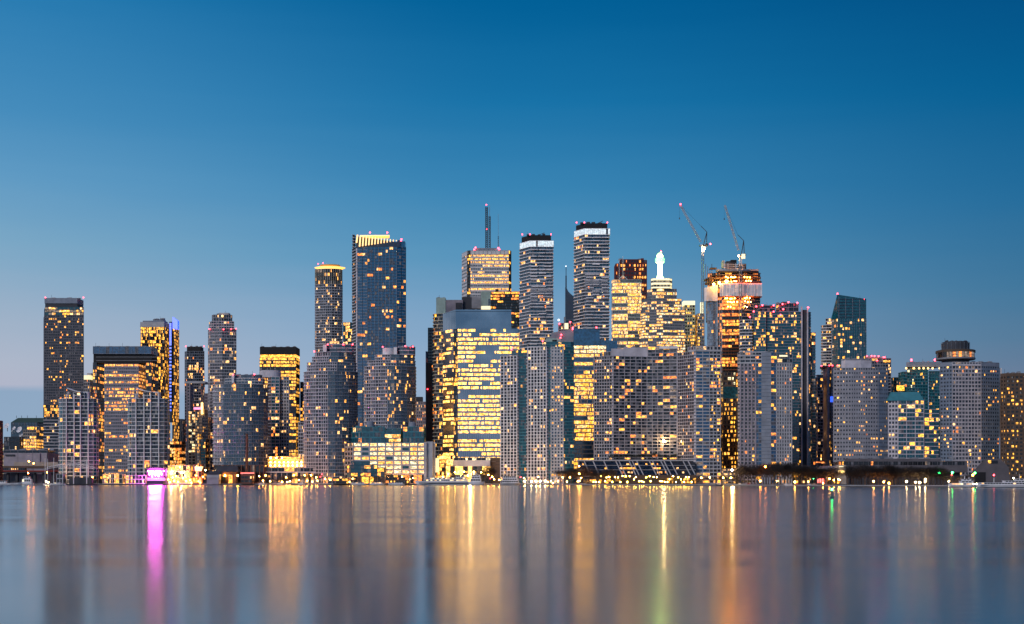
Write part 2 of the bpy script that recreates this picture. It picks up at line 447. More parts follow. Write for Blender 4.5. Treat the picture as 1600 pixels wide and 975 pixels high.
qp = qp+[(2600, 700), (9000, 600)]
land = [(-9000, qp[0][1])]+qp+[(9000, 26000), (-9000, 26000)]
mb = MB(); mb.prism(land, -3, GZ-.1, M['quay'], top=M['asphalt']); mb.build('ground', kind='structure')
mb = MB()
for a, b in zip(qp[:-2], qp[1:-1]):
    mb.prism([(a[0], a[1]-.35), (b[0], b[1]-.35), (b[0], b[1]+2.2), (a[0], a[1]+2.2)], GZ-.55, GZ+.1, M['concrete'])
mb.build('quay_edge', kind='structure')

# ------------------------------------------------------------ the towers, left to right
def T_(name, label, pxc, D, cat='tower', group=None): return bld(name, label, cat, pxc, D, group)

# brown sliver at the left edge
r = T_('brick_building', 'narrow brown brick building cut off by the left edge of the frame', 0, 1640, 'building')
block(r, (-14, 4.6), 657, None, 1640, 5, sp(wall='brick', slab='brick', pier='brick', bay=3, pw=1.5, sh=1.8, p=.02), dep=20)
# dark green roofed block and its yellow offices
r = T_('broadcast_building', 'dark glass building with a chamfered green roof behind the dish antennas', 45, 2150, 'building')
block(r, (17, 72), 660, None, 2150, 4.5, sp(wall='navy', slab='navy', pier='navy', glass='glass_deep', bay=5, sh=.5, so=.1, p=.02), dep=40)
D = 2150; mb = MB(); x0, x1 = X(17, D), X(72, D)
mb.prism([(x0, D), (x1, D), (x1, D+40), (x0, D+40)], Z(660, D), Z(653, D), M['greenroof'], poly2=[(X(28, D), D), (x1, D), (x1, D+40), (X(28, D), D+40)])
mb.build('green_roof', r)
for px in (24, 32, 41, 55):
    mb = MB(); mb.bar((X(px, D), D+5, Z(653, D)), (X(px, D), D+5, Z(649, D)), .5, M['dark']); mb.build('antenna', r)
r = T_('office_block', 'stepped yellow lit low office block left of the tall grey tower', 52, 1980, 'building')
block(r, (36, 68), 672, None, 1980, 5, sp(wall='cream', slab='beige', pier='beige', p=.8, mode='office', lits='yyggw', bay=3.4, sh=1.6), dep=30)
block(r, (42, 68), 667, 672, 1985, 5, sp(wall='cream', slab='beige', p=2, lits='yg', bay=3.4, sh=.6), dep=18)
r = T_('podium_building', 'small mauve building with two lit window rows below the dishes', 28, 1900, 'building')
block(r, (19, 36), 684, None, 1900, 6, sp(wall='mauve', slab='mauve', pier='mauve', p=.6, mode='office', lits='wwo', bay=3, sh=2.2), dep=24)
block(r, (4, 19), 693, None, 1905, 6, sp(wall='dark', slab='grey', p=.4, mode='office', lits='wdh', bay=3, sh=1.6), dep=24)
# dishes
def dish(px, py, rad, D, lab):
    r = root('satellite_dish', lab, 'satellite dish', (X(px, D), D, Z(py, D)-rad-3), 'satellite dishes on the broadcast building')
    c = Vector((X(px, D), D, Z(py, D))); ax = Vector((-.35, -.8, .45)).normalized()
    u = ax.cross(Vector((0, 0, 1))).normalized(); w = u.cross(ax)
    mb = MB(); rings = []
    for j in range(5):
        q = rad*j/4; dd = (q/rad)**2*rad*.35
        rings.append([tuple(c+ax*dd+(u*math.cos(2*PI*i/14)+w*math.sin(2*PI*i/14))*q) for i in range(14)])
    for j in range(4):
        for i in range(14):
            mb.face([rings[j][i], rings[j][(i+1) % 14], rings[j+1][(i+1) % 14], rings[j+1][i]], M['white'])
    mb.build('reflector', r)
    mb = MB(); mb.bar(c, c+Vector((0, .5, -rad-3)), .9, M['steel']); mb.build('mount', r)
    mb = MB(); mb.bar(c, c+ax*rad*.8, .25, M['steel']); mb.box(tuple(c+ax*rad*.8), (.7, .7, .7), M['steel']); mb.build('feed_horn', r)
dish(11.5, 666, 4.6, 1890, 'large white satellite dish nearest the left edge, on the dark block')
dish(22.5, 669.5, 2.9, 1890, 'small upper white satellite dish between two large ones')
dish(31, 672, 5.0, 1890, 'largest white satellite dish, right of the group')
dish(33.5, 680, 3.2, 1890, 'small white satellite dish lowest of the group')
dish(19, 673.5, 1.4, 1890, 'tiniest white satellite dish, low between the two larger dishes')
r = T_('antenna_platform', 'dark roof block carrying the white satellite dishes', 18, 1885, 'building')
block(r, (6, 37), 683, None, 1888, 7, sp(wall='dark', slab='dark', pier='dark', p=.05, bay=5), dep=15)
# warehouse
r = T_('warehouse', 'long low windowless mauve warehouse at the far left', 45, 1760, 'building')
block(r, (5, 92), 703.5, None, 1760, None, sp(wall='lilac', slab='mauve', p=0, bay=24, pw=.4, pd=.3, sh=60, so=.3), dep=45)
for (l, rr, y0, y1, m) in ((8, 23, 710, 712.3, 'dark'), (22, 91, 722, 728, 'beige'), (5, 91, 728, 731, 'brown'), (59, 60, 708, 722, 'mauve')):
    solid(r, 'wall_band', (l, rr), y0, y1, 1758.6, m, 1.2)

# A tall dark grey tower
D = 1900
r = T_('office_tower', 'tall dark grey slab tower at the far left with red corner lights', 100, D)
s = sp(bay=3.3, pw=.7, pd=.3, sh=1.5, so=.3, wall='slate', slab='slate', pier='slate', glass='glass', p=lambda t: .14 if t > .12 else .3, lits='yygo', cp=.15)
block(r, [(67.6, 26), (69, 0), (131, 0)], 493, 633, D, 4.1, [None, s], 28)
block(r, [(68.5, 26), (70, 0), (131, 0)], 480, 493, D, 4.3, [None, sp(bay=5, pw=.3, wall='dark', slab='tealdark', pier='tealdark', glass='glass_teal', p=.45, lits='ywd', mode='office')], 28)
solid(r, 'roof_cap', (69.5, 130.5), 465.5, 474, D, 'bluegrey', 28)
solid(r, 'roof_recess', (70.5, 130), 474, 480, D+1, 'dark', 26)
block(r, (67.6, 131), 633, 652, D, 4.4, sp(bay=3, pw=.2, sh=.7, wall='rust', slab='dark', pier='dark', p=1.6, lits='yyg'), 28)
block(r, (67.6, 131), 652, None, D, 5, sp(bay=4, pw=.3, sh=1.0, wall='dark', slab='lilac', pier='dark', p=.08, so=.9), 28)
beacons(r, [(70.5, 464.8), (130, 464.8)], D)
# little lit box
r = T_('sign_building', 'slim pale tower with a brightly lit white top beside the grey tower', 138, 2000)
block(r, (131, 147), 593, None, 2000, 5, sp(wall='concrete', slab='concrete', pier='concrete', p=.3, bay=3, pw=1, sh=1.4), 20)
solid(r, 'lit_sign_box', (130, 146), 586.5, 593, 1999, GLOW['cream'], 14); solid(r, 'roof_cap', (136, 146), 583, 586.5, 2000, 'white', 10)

# white lattice condos A1, A2
def lattice_condo(l, rr, c, label):
    D = 1640
    r = T_('condo_tower', label, c, D, group='white latticed waterfront condominiums with a winged roof')
    k = (rr-l)/64.0
    vis = [(l, 14), (l+2*k, 7), (l+6*k, 2), (l+13*k, 0), (l+25*k, 0), (l+35*k, 0), (l+47*k, 0), (l+55*k, 2), (l+61*k, 7), (l+64*k, 14)]
    sc_ = sp(bay=6, pw=.25, pd=.3, sh=.75, so=1.0, wall='bluegrey', slab='white', pier='white', glass='glass_teal', p=.05, lits='gw', cp=.25)
    sf = sp(bay=10.0, pw=.3, pd=.6, sh=.75, so=1.0, wall='bluegrey', slab='white', pier='white', glass='glass', p=.40, lits='ggwo', sub=4, cp=.25)
    so_ = sp(bay=10.0, pw=.3, pd=.6, sh=.75, so=1.0, wall='bluegrey', slab='white', pier='white', glass='glass', p=.16, lits='ggwo', sub=4, cp=.35)
    sg = dict(so_); sg.update(glass='glass_grey')
    block(r, vis, 623, None, D, 6.1, [sc_, sc_, sg, so_, sf, so_, sg, sc_, sc_], 24)
    # tall white fins standing on the facade
    for px in (13, 25, 35, 47):
        mb = MB(); x = X(l+px*k, D); mb.box((x, D-.5, (GZ+Z(616, D))/2), (1.1, 1.2, Z(616, D)-GZ), M['white']); mb.build('facade_fin', r, org=(x, D, GZ))
    block(r, (l+23*k, l+46*k), 613.5, 623, D+3, 6, sp(bay=5, pw=.5, sh=.7, so=.5, wall='concrete', slab='white', pier='white', p=.25, lits='gw'), 12)
    solid(r, 'penthouse', (l+34*k, l+50*k), 612, 623, D+8, 'white', 12)
    mb = MB(); pts = [(l+14*k, 605.5), (l+20*k, 608.2), (l+27*k, 610.5), (l+36*k, 611.6)]
    for (a, ya), (b, yb) in zip(pts, pts[1:]):
        mb.prism([(X(a, D), D-2), (X(b, D), D-2), (X(b, D), D+12), (X(a, D), D+12)], (lambda x, y, a=a, b=b, ya=ya, yb=yb: Z(ya+(yb-ya)*((x-X(a, D))/(X(b, D)-X(a, D))), D)-1.0),
                 (lambda x, y, a=a, b=b, ya=ya, yb=yb: Z(ya+(yb-ya)*((x-X(a, D))/(X(b, D)-X(a, D))), D)), M['white'])
    mb.build('wing_roof', r)
    for q in (15, 34, 46):
        mb = MB(); x = X(l+q*k, D); mb.box((x, D+2, Z(617, D)), (.8, 3, 10*D/F), M['white']); mb.build('roof_fin', r)
lattice_condo(91, 155, 123, 'white latticed condominium with winged roof in front of the tall grey tower')
lattice_condo(199, 266, 232, 'white latticed condominium with winged roof just behind the pink stage lights')

# B framed office
D = 1850
r = T_('office_tower', 'broad office block with a dark square frame around a lighter mauve face', 195, D)
sB = sp(bay=3.2, pw=.3, pd=.3, sh=1.3, so=.3, wall='navy', slab='navy', pier='dark', glass='glass_black', p=.33, mode='office', lits='gyod')
block(r, (145, 163), 567, None, D, 5.3, sB, 34); block(r, (228, 247), 567, None, D, 5.3, sB, 34)
block(r, (163, 228), 569, None, D-3, 5.3, sp(bay=3.0, pw=.45, pd=.3, sh=2.0, so=.35, wall='mauve', slab='mauve', pier='mauve', glass='glass_grey', p=lambda t: .42 if t > .6 else .22, mode='office', lits='gggod', cp=.5), 37)
solid(r, 'recess', (146, 246), 553, 567, D+2, 'black', 30)
block(r, (145, 247), 541.5, 553, D-1, None, sp(bay=9, pw=.35, pd=.4, sh=.6, wall='bluegrey', slab='bluegrey', pier='bluegrey', glass='glass_blue', p=0), 36)
for y in (557.5, 563): solid(r, 'louvre', (150, 246), y, y+.7, D+1.4, 'grey', 2)
for q in range(9): roofkit(r, 147+q*11, 157+q*11, 541.5, D, 10, 1, .7) if q % 3 == 0 else None

# gold lit tower with a blue fin
D = 2150
r = T_('office_tower', 'gold lit tower with a vivid blue fin up its right side', 249, D)
block(r, (219.5, 266), 511, None, D, 5.2, sp(bay=3.4, pw=.4, sh=1.1, so=.3, wall='dark', slab='brown', pier='brown', glass='glass_black', p=.82, lits='yyyg', mode='res', sub=2), 34)
block(r, (269, 279), 513, None, D, 5.2, sp(bay=3.4, pw=.3, sh=1.2, so=.3, wall='dark', slab='brown', pier='brown', glass='glass_black', p=.8, lits='yyg'), 34)
solid(r, 'roof_screen', (219, 265), 503, 511, D-1, 'concrete', 34); solid(r, 'parapet_recess', (223, 262), 501, 504, D+4, 'bluegrey', 20)
solid(r, 'penthouse', (239, 259), 498.5, 503, D+6, 'bluegrey', 16)
roofkit(r, 238, 258, 498.5, D, 14, 2, 1.5)
mb = MB(); mb.prism([(X(265, D), D-3), (X(269, D), D-3), (X(269, D), D+6), (X(265, D), D+6)], Z(660, D), Z(503, D), M['navy']); mb.build('fin_shaft', r)
for q in range(26):
    mb = MB(); y = 505+q*5.4 if q > 4 else 505+q*5.4
    mb.prism([(X(265.6, D), D-3.3), (X(268.6, D), D-3.3), (X(268.6, D), D-3), (X(265.6, D), D-3)], Z(y+(2.6 if q > 5 else 5.2), D), Z(y, D), GLOW['blue']); mb.build('blue_light', r)
mb = MB(); mb.prism([(X(270, D), D-2), (X(278, D), D-2), (X(278, D), D+8), (X(270, D), D+8)], Z(514, D), (lambda x, y: Z(495+max(0, (x-X(271.5, D))/(X(278, D)-X(271.5, D)))*6, D)), GLOW['blue']); mb.build('blue_wing', r)

# C slim tower behind
D = 2300
r = T_('condo_tower', 'slim blue grey tower with dark cap, left of the round shouldered tower', 304, D)
block(r, [(288.5, 8), (292, 0), (319.5, 0)], 549, 596, D, 4.1, sp(bay=3.4, pw=.3, sh=.9, wall='dark', slab='bluegrey', pier='bluegrey', glass='glass', p=.22, lits='wwgo', sub=2), 28)
solid(r, 'roof_cap', (292, 318), 541.5, 549, D+2, 'black', 24)
solid(r, 'terrace', (288, 327), 596, 599, D-3, 'concrete', 30)
block(r, (288.5, 320), 599, None, D-2, 4.6, sp(bay=4, pw=.3, sh=1.0, wall='dark', slab='mauve', pier='mauve', p=.2, lits='wdo'), 28)
beacons(r, [(290, 541), (318.5, 541)], D)
# D round shouldered tower
D = 2000
r = T_('condo_tower', 'silver round shouldered tower with red lights at its shoulder line', 347, D)
sD = sp(bay=3.6, pw=.3, sh=.9, wall='bluegrey', slab='balcony', pier='concrete', glass='glass', p=.17, lits='wwgod', cp=.3, sub=2)
sD2 = sp(bay=3.6, pw=.35, sh=1.0, so=.3, wall='lilac', slab='lilac', pier='concrete', glass='glass_grey', p=.15, lits='wwdo', cp=.45)
block(r, [(325, 16), (328, 0), (347, -2), (369.5, 3)], 514, None, D, 4.9, [sD2, sD2, sD], 30)
block(r, [(326.5, 12), (330, 3), (366, 4)], 502, 514, D+2, 4.2, [sD2, sp(bay=4, pw=.5, sh=1.0, wall='lilac', slab='lilac', pier='lilac', p=.1)], 24)
block(r, [(331, 10), (333.5, 4), (346, 3), (361, 7), (363, 12)], 491.5, 502, D+3, 5, sp(bay=4, pw=.6, sh=1.3, wall='concrete', slab='bluegrey', pier='concrete', p=.12, lits='w'), 20)
solid(r, 'penthouse', (342, 360), 488.7, 491.5, D+8, 'concrete', 12)
mb = MB(); mb.ball((X(347, D), D+2, Z(493.5, D)), 1.8, GLOW['soffit']); mb.build('top_lamp', r)
beacons(r, [(327, 514), (349, 514.5), (368.5, 513.5), (361, 514)], D-4)
# infill in the gap
def infill(l, rr, y, D, label, **k):
    cat = k.pop('cat', 'building'); pitch = k.pop('pitch', 5); cap = k.pop('cap', None); dep = k.pop('dep', 22); name = k.pop('name', 'building')
    r = bld(name, label, cat, (l+rr)/2, D); block(r, (l, rr), y, None, D, pitch, sp(**k), dep)
    if cap: solid(r, 'roof_cap', (l-.5, rr+.5), y-cap[0], y, D-.5, cap[1], dep)
    return r
infill(279, 290, 655, 2250, 'narrow dark tower in the gap right of the gold lit tower', wall='dark', slab='navy', p=.03, bay=4, pw=.6, pier='grey')
infill(262, 290, 690, 1900, 'low brown block with a few lit rows at the foot of the gold lit tower', wall='mauve', slab='brown', pier='brown', p=.3, bay=3, mode='office', lits='wog')
infill(292, 302, 600, 2150, 'plain dark brown shaft standing below the slim capped tower', wall='mauve', slab='mauve', pier='mauve', p=.01, bay=4, pw=2.2, sh=2)
r = infill(294, 311, 643, 2000, 'pale ribbed tower with stacked cream lit bays behind the bright pavilion', wall='beige', slab='beige', pier='cream', p=lambda t: .9 if t > .45 else .12, bay=5.5, pw=1.1, sh=1.5, lits='wgh', pitch=4.6)
r = infill(311, 325, 640, 2050, 'beige old building with a yellow neon bar and pink sign on its roof', wall='beige', slab='beige', pier='beige', p=.25, bay=3, pw=1.4, sh=2, lits='wg')
solid(r, 'roof_cap', (312, 321), 634, 640, 2052, 'beige', 12)
solid(r, 'neon_bar', (314, 316), 629, 647, 2046, GLOW['soffit'], 2)
for q in range(4): solid(r, 'sign_letter', (302.6+q*2.9, 304.8+q*2.9), 636.4, 640, 2044, GLOW['neonpink'], 1)
solid(r, 'sign_frame', (302, 314), 640, 641, 2045, 'dark', 2)
infill(316, 330, 652, 1980, 'tan building with pale cornice left of the rounded blue condominium', wall='beige', slab='cream', pier='beige', p=.15, bay=3, pw=1.5, sh=2)
infill(308, 317, 678, 1900, 'slender building with bright gold window stack above the red shopfront', wall='beige', slab='beige', p=.85, bay=3, pw=.8, sh=1.4, lits='yg')
infill(313, 327, 686, 1850, 'dark teal glass block above the red shopfront', wall='dark', slab='brown', pier='brown', glass='glass_teal', p=.25, bay=3, lits='og')
infill(319, 332, 615, 2100, 'dark mauve slab just left of the rounded blue condominium', wall='mauve', slab='mauve', pier='mauve', p=.22, bay=3, pw=1.2, sh=1.6, lits='wo')

# E rounded condo with brick podium
D = 1650
r = T_('condo_tower', 'rounded blue glass condominium rising over the brick chimney', 375, D)
blue = dict(bay=3.3, pw=.25, pd=.3, sh=.7, so=.9, wall='navy', slab='bluegrey', pier='bluegrey', glass='glass_deep', cur='curtain', cp=.14)
sE = sp(**blue, p=.10, lits='gwwd'); sEl = dict(sE); sEl.update(slab='lilac', pier='white', pw=.55, p=.12, glass='glass_grey', so=1.6)
block(r, [(331.5, 22), (334, 14), (338, 9)]+arcr(341, 420.5, 7, 20, 9)[1:], 600, 727, D, 5.65, [sEl, sEl, sEl]+[sE]*8, 34)
block(r, arc(351, 414, 9, 6), 591, 600, D+3, 5, sp(bay=4, pw=.4, sh=.6, wall='bluegrey', slab='white', pier='concrete', glass='glass_deep', p=.1), 24)
block(r, arc(363, 410, 6, 5), 586, 591, D+5, None, sp(bay=5, pw=.3, sh=.5, wall='navy', slab='balcony_dark', pier='balcony_dark', glass='glass_deep', p=0), 20)
solid(r, 'stair_tower', (362, 367), 585.5, 598, D+1, 'white', 6)
beacons(r, [(364, 584.7), (397, 584.7)], D)
block(r, (334, 420), 727, None, D-2, None, sp(bay=6, pw=1.5, sh=2.5, wall='brick', slab='brick', pier='brick', glass='glass_black', p=.02), 30)
r = bld('chimney_stack', 'tall dark red brick chimney stack beside the quay', 'chimney', 385, 1635)
mb = MB(); x = X(385.3, 1635); mb.lathe((x, 1637, GZ), [(2.0, 0), (1.7, 30), (1.45, Z(680, 1635)-GZ), (1.75, Z(679.5, 1635)-GZ), (1.7, Z(677.5, 1635)-GZ)], M['brick'], 12); mb.build('shaft', r)

# F gold ribbon office with black cap
D = 2000
r = T_('office_tower', 'dark glass office tower with gold floors and a black cap', 437, D)
block(r, (405.5, 468.5), 559, None, D, 5.2, sp(bay=3.6, pw=.3, sh=1.6, so=.2, wall='black', slab='dark', pier='black', glass='glass_black', p=lambda t: .75 if t < .42 or t > .62 else .45, mode='office', lits='yyg'), 34)
solid(r, 'roof_cap', (406, 468.5), 542, 554, D, 'black', 34); solid(r, 'lit_band', (406.5, 468), 554, 559, D+.8, LIT['y'], 32)
roofkit(r, 406, 414, 542, D, 12, 1, 1.4, 'dark')
# F2
D = 1740
r = T_('condo_tower', 'mid height condominium with a pinkish drum roof in front of the black capped office', 430, D)
block(r, [(418, 8), (423, 0), (437, 0), (440, 4), (452.5, 4)], 589, None, D, 5.2, [sp(bay=4, pw=.4, sh=1, wall='mauve', slab='lilac', p=.1, so=.9), sp(bay=5, pw=.5, sh=1.0, wall='mauve', slab='lilac', pier='lilac', p=.45, lits='wgo', glass='glass_teal'),
      sp(bay=3, pw=.4, sh=1.0, wall='dark', slab='bluegrey', pier='bluegrey', glass='glass_deep', p=.12, so=.6), sp(bay=3.4, pw=1.2, sh=1.6, wall='concrete', slab='concrete', pier='concrete', p=.15, lits='wg')], 30)
D2 = D+4; mb = MB(); mb.lathe((X(420, D2), D2+12, Z(589, D2)), [(X(436.5, D2)-X(420, D2), 0), (X(436.5, D2)-X(420, D2), 9.5), (10, 9.9)], M['lilac'], 28, .7); mb.build('drum_roof', r)
# parking deck and long base
D = 1690
r = T_('parking_garage', 'low open parking garage with rows of yellow ceiling lamps', 448, D, 'building')
block(r, (416, 478), 714, None, D, 5.5, sp(bay=6, pw=.5, pd=.3, sh=1.5, so=.5, wall='beige', slab='cream', pier='beige', glass='curtain', p=2, lits='g'), 26)
for row in range(3):
    for q in range(9 if row else 3):
        px, py = (423+q*6.9, 722.2+(row-1)*5) if row else (423+q*9, 715.5)
        mb = MB(); x, z = X(px, D), Z(py, D); mb.ball((x, D-1.5, z), .8, GLOW['warm']); mb.build('deck_lamp', r, org=(x, D, z))
r = T_('retail_podium', 'long beige shopping podium behind the orange quay lamps', 457, 1655, 'building')
block(r, (394, 519), 731, 738.5, 1655, None, sp(bay=8, pw=.6, sh=1.4, wall='mauve', slab='lilac', pier='mauve', p=.22, lits='wgh'), 24)
block(r, (398, 519), 738.5, None, 1656, None, sp(bay=7, pw=.8, sh=1.0, wall='brown', slab='mauve', pier='mauve', p=.5, lits='oggd'), 22)
infill(466, 481, 660, 1900, 'pale building with pinkish lit balconies left of the stepped twin condominium', wall='cream', slab='lilac', pier='lilac', p=.45, bay=3.4, pw=.6, sh=1.5, lits='wd', pitch=5.6)
infill(469, 480, 597, 2050, 'thin brown lit building peeking out behind the stepped twin condominium', wall='brown', slab='mauve', p=.4, bay=3.2, lits='wg')

# G slim tower with gold disc crown
D = 2050
r = T_('condo_tower', 'slim rounded tower wearing a glowing gold winged disc', 513, D)
block(r, arc(491.5, 535.5, 12, 7), 444, None, D, 4.25, sp(bay=3.6, pw=.4, pd=.35, sh=1.0, so=.9, wall='bluegrey', slab='balcony', pier='lilac', glass='glass', p=.20, lits='wgwd', cp=.3), 34)
block(r, arc(492, 535, 12, 7), 420, 444, D, 6, sp(bay=3.4, pw=.5, pd=.4, sh=.9, so=.4, wall='brown', slab='bronze', pier='cream', glass='glass', p=.25, lits='gd'), 34)
cx, cy = X(513.5, D), D+15; rx = X(535.5, D)-cx
mb = MB(); mb.lathe((cx, cy, Z(420, D)), [(rx*.86, 0), (rx*.9, 1.8), (rx*1.10, 3.6), (rx*1.10, 4.2), (rx*.8, 4.8)], GLOW['gold'], 32, .6); mb.build('gold_disc', r)
mb = MB(); mb.lathe((cx, cy, Z(414, D)), [(rx*.75, 0), (rx*.7, 2.4), (rx*.3, 2.8)], M['goldsteel'], 24, .6); mb.build('crown_roof', r)
beacons(r, [(504.5, 410.8), (497, 412)], D)
# behind G/H
infill(536, 553, 504, 2250, 'teal glass building with a lit top floor between the disc tower and the blue slab', wall='tealdark', slab='tealdark', pier='tealdark', glass='glass_teal', p=lambda t: .75 if t > .86 else .1, bay=4, sh=.8, lits='gw', pitch=5)

# H stepped rounded condo
D = 1650
mauve = dict(bay=3.1, pw=.6, pd=.5, sh=.95, so=1.2, wall='mauve', slab='lilac', pier='lilac', glass='glass', cp=.35)
sHm = sp(**mauve, p=.13, lits='wdgo'); sHb = sp(**blue, p=.14, lits='ggwd')
def stepped(l, rr, base_y, label, steps, drum, split=.42):
    r = T_('condo_tower', label, (l+rr)/2, D, group='pair of stepped rounded condominiums with mauve and blue faces')
    vis = [(l, 26), (l+1, 18), (l+4, 12), (l+10, 7)]; n = 9
    A = arcr(l+13, rr, 6, 22, n)[1:]
    vis = vis+A
    cut = l+(rr-l)*split
    sps = [sHm if vis[i][0] < cut else sHb for i in range(len(vis)-1)]
    block(r, vis, base_y, None, D, 5.45, sps, 40)
    for (a, b, y, y2) in steps:
        v = [(a, 12), (a+2, 7)]+arcr(a+4, b, 5, 14, 6)[1:]
        block(r, v, y, y2, D+3, 5.45, [sHm if v[i][0] < cut else sHb for i in range(len(v)-1)], 30)
    for d_ in drum:
        if d_[0] == 'drum':
            mb = MB(); a, b, y, y2 = d_[1:]; w = (X(b, D)-X(a, D))/2
            mb.lathe((X((a+b)/2, D), D+14, Z(y2, D)), [(w, 0), (w, Z(y, D)-Z(y2, D)), (w*.9, Z(y, D)-Z(y2, D)+.3)], M['white'], 24); mb.build('roof_drum', r)
        elif d_[0] == 'box': solid(r, 'stair_tower', d_[1:3], d_[3], d_[4], D+4, 'white', 8)
        else: block(r, arc(d_[1], d_[2], 5, 5), d_[3], d_[4], D+6, 7, sp(bay=6, pw=.3, sh=1.0, wall='navy', slab='lilac', pier='navy', glass='glass_deep', p=.02), 22)
    return r
r = stepped(474, 560, 580, 'taller stepped rounded condominium left of the terminal warehouse', [(479, 558, 566, 580), (487, 556, 557, 566), (492, 554, 550, 557)], [('box', 504.5, 511.5, 538.5, 550), ('lvl', 511, 554, 538.5, 550)])
beacons(r, [(512, 538), (551, 538), (491, 549), (536, 538)], D)
r = stepped(568, 651, 572, 'shorter stepped rounded condominium directly above the terminal warehouse', [(573, 650, 563, 572), (585, 649, 554, 563)], [('drum', 596, 614, 543, 554), ('box', 615, 621, 542.5, 554), ('lvl', 621, 649, 542, 554)])
beacons(r, [(633, 540.5), (645, 541.5), (598, 542)], D)

# I big blue tower with gold slatted crown
D = 1900
r = T_('residential_skyscraper', 'big blue glass skyscraper with a slanting crown of gold slats', 592, D)
sI = dict(pw=.5, pd=.6, sh=.7, so=.12, wall='navy', slab='navy', pier='bluegrey', glass='glass_blue', cp=.10)
sI1 = sp(bay=5.2, p=.10, lits='ggwo', **sI); sI2 = dict(sI1); sI2.update(bay=6.5, pw=.3, pier='navy', p=.07, slab='bluegrey')
sI0 = sp(bay=3, pw=.3, sh=1.4, so=1.1, wall='dark', slab='concrete', pier='dark', glass='glass_black', p=.03)
zsl = lambda x, y: Z(386-(min(max((x-X(556, D))/(X(622, D)-X(556, D)), 0), 1))*10, D)
block(r, [(549.5, 18), (555.5, 2), (558, 0), (574, -1), (620, -3), (635, 2)], 386, None, D, 4.65, [sI0, sp(bay=3, pw=0, p=0, wall='lilac', slab='lilac', so=.3, sh=4, glass='glass_blue'), sI2, sI1, sI2], 36)
block(r, (550, 556), 367, 386, D+8, 4.65, sI0, 16)
D1 = D-1
mb = MB(); mb.prism([(X(556, D1), D1+2), (X(622, D1), D1-1), (X(622, D1), D1+30), (X(556, D1), D1+30)], Z(386, D1)-1, lambda x, y: Z(368+10*(x-X(556, D1))/(X(622, D1)-X(556, D1)), D1)-.6, M['navy']); mb.build('crown_back', r)
for q in range(14):
    t = q/13.5; px = 557.5+t*63.5; top = 367+t*8.5; bot = 386-t*9.5 if q else 379.5
    mb = MB(); dx = -1.6*(1-t)
    mb.prism([(X(px+dx, D1), D1-.8), (X(px+dx+2.4-1.0*t, D1), D1-.8), (X(px+dx+2.4-1.0*t, D1), D1), (X(px+dx, D1), D1)], Z(bot, D1), Z(top, D1), GLOW['gold'],
                      poly2=[(X(px, D1), D1-.8), (X(px+2.4-1.0*t, D1), D1-.8), (X(px+2.4-1.0*t, D1), D1), (X(px, D1), D1)])
    mb.build('crown_slat', r)
mb = MB()
for k in range(1):
    top = [(562, 367.5), (575, 364.8), (598, 364.6), (604, 365.4), (608, 364.8), (606, 368), (598, 371), (585, 369)]
    mb.prism([(X(p, D), D+6+(k*8)) for p, _ in [(562, 0), (608, 0)]]+[(X(606, D), D+24), (X(570, D), D+24)], lambda x, y: Z(368-.5*(x-X(562, D))/40, D), lambda x, y: Z(366.4-1.6*math.sin(PI*min(1, max(0, (x-X(560, D))/(X(612, D)-X(560, D))))), D), GLOW['gold'])
mb.build('gold_visor', r)
solid(r, 'upper_wall', (620, 634.6), 377, 387, D+1, M['glass_blue'], 20)
beacons(r, [(578, 363.2), (605, 363.2), (627, 373.6), (626.5, 376)], D, 1.1)
solid(r, 'corner_post', (621.5, 625), 375, 386, D-2, 'navy', 4)

# behind K
r = infill(648, 667, 628, 2100, 'brownish pink building with pinpoint windows right of the stepped condominiums', wall='mauve', slab='mauve', pier='mauve', p=.3, bay=3, pw=1.6, sh=1.9, lits='wo')
solid(r, 'penthouse', (650, 661), 620, 628, 2102, 'dark', 16)
# L dark slabs
D = 2000
r = T_('office_tower', 'near black slab tower edge left of the golden balconies', 672, D)
block(r, (668.5, 682), 512.5, None, D, 4.8, sp(bay=4, pw=.5, sh=1.2, wall='dark', slab='dark', pier='dark', glass='glass_black', p=lambda t: .03 if t > .8 else .2, lits='o'), 30)
solid(r, 'wall', (665, 669), 549, 745, D+4, 'mauve', 24); solid(r, 'wall', (666, 676), 567, 745, D-3, 'brown', 20)
beacons(r, [(668, 608)], D-5)
# M gold balconies
D = 1850
r = T_('condo_tower', 'narrow tower of curved golden lit balconies topped by a pale green glass box', 688, D)
block(r, [(676, 16), (677.5, 7), (681, 2), (686, 0), (697, 0)], 490, None, D, 5.6, sp(bay=4, pw=.3, sh=.8, so=1.6, wall='bronze', slab='cream', pier='bronze', glass='glass_black', p=lambda t: .35 if t > .75 else .62, lits='gyod', cp=.3), 24)
block(r, (681.5, 697), 465.5, 490, D+4, 8, sp(bay=5, pw=.2, pd=.1, sh=.3, so=.1, wall='palegreen', slab='palegreen', pier='palegreen', glass='glass_grey', cur='palegreen', cp=.9, p=0), 16)
# roof behind N
D = 2050
r = T_('podium_tower', 'grey stepped roof block with pale green glass corner behind the mirrored office', 725, D, 'building')
solid(r, 'wall', (697, 724), 468.5, 520, D, 'mauve', 20); solid(r, 'penthouse', (712, 722), 473, 484, D-2, 'dark', 3)
solid(r, 'wall', (721.5, 752), 464, 520, D+5, 'dark', 20); solid(r, 'wall', (737, 752), 464, 482, D-1, 'grey', 10)
block(r, (751.5, 767), 455.5, 478, D-3, 11, sp(bay=6, pw=.2, sh=.2, so=.1, wall='palegreen', slab='palegreen', pier='palegreen', glass='glass_grey', cur='palegreen', cp=.9, p=0), 16)
solid(r, 'lit_storey', (752, 766.5), 478, 483, D-2.5, GLOW['cream'], 12)
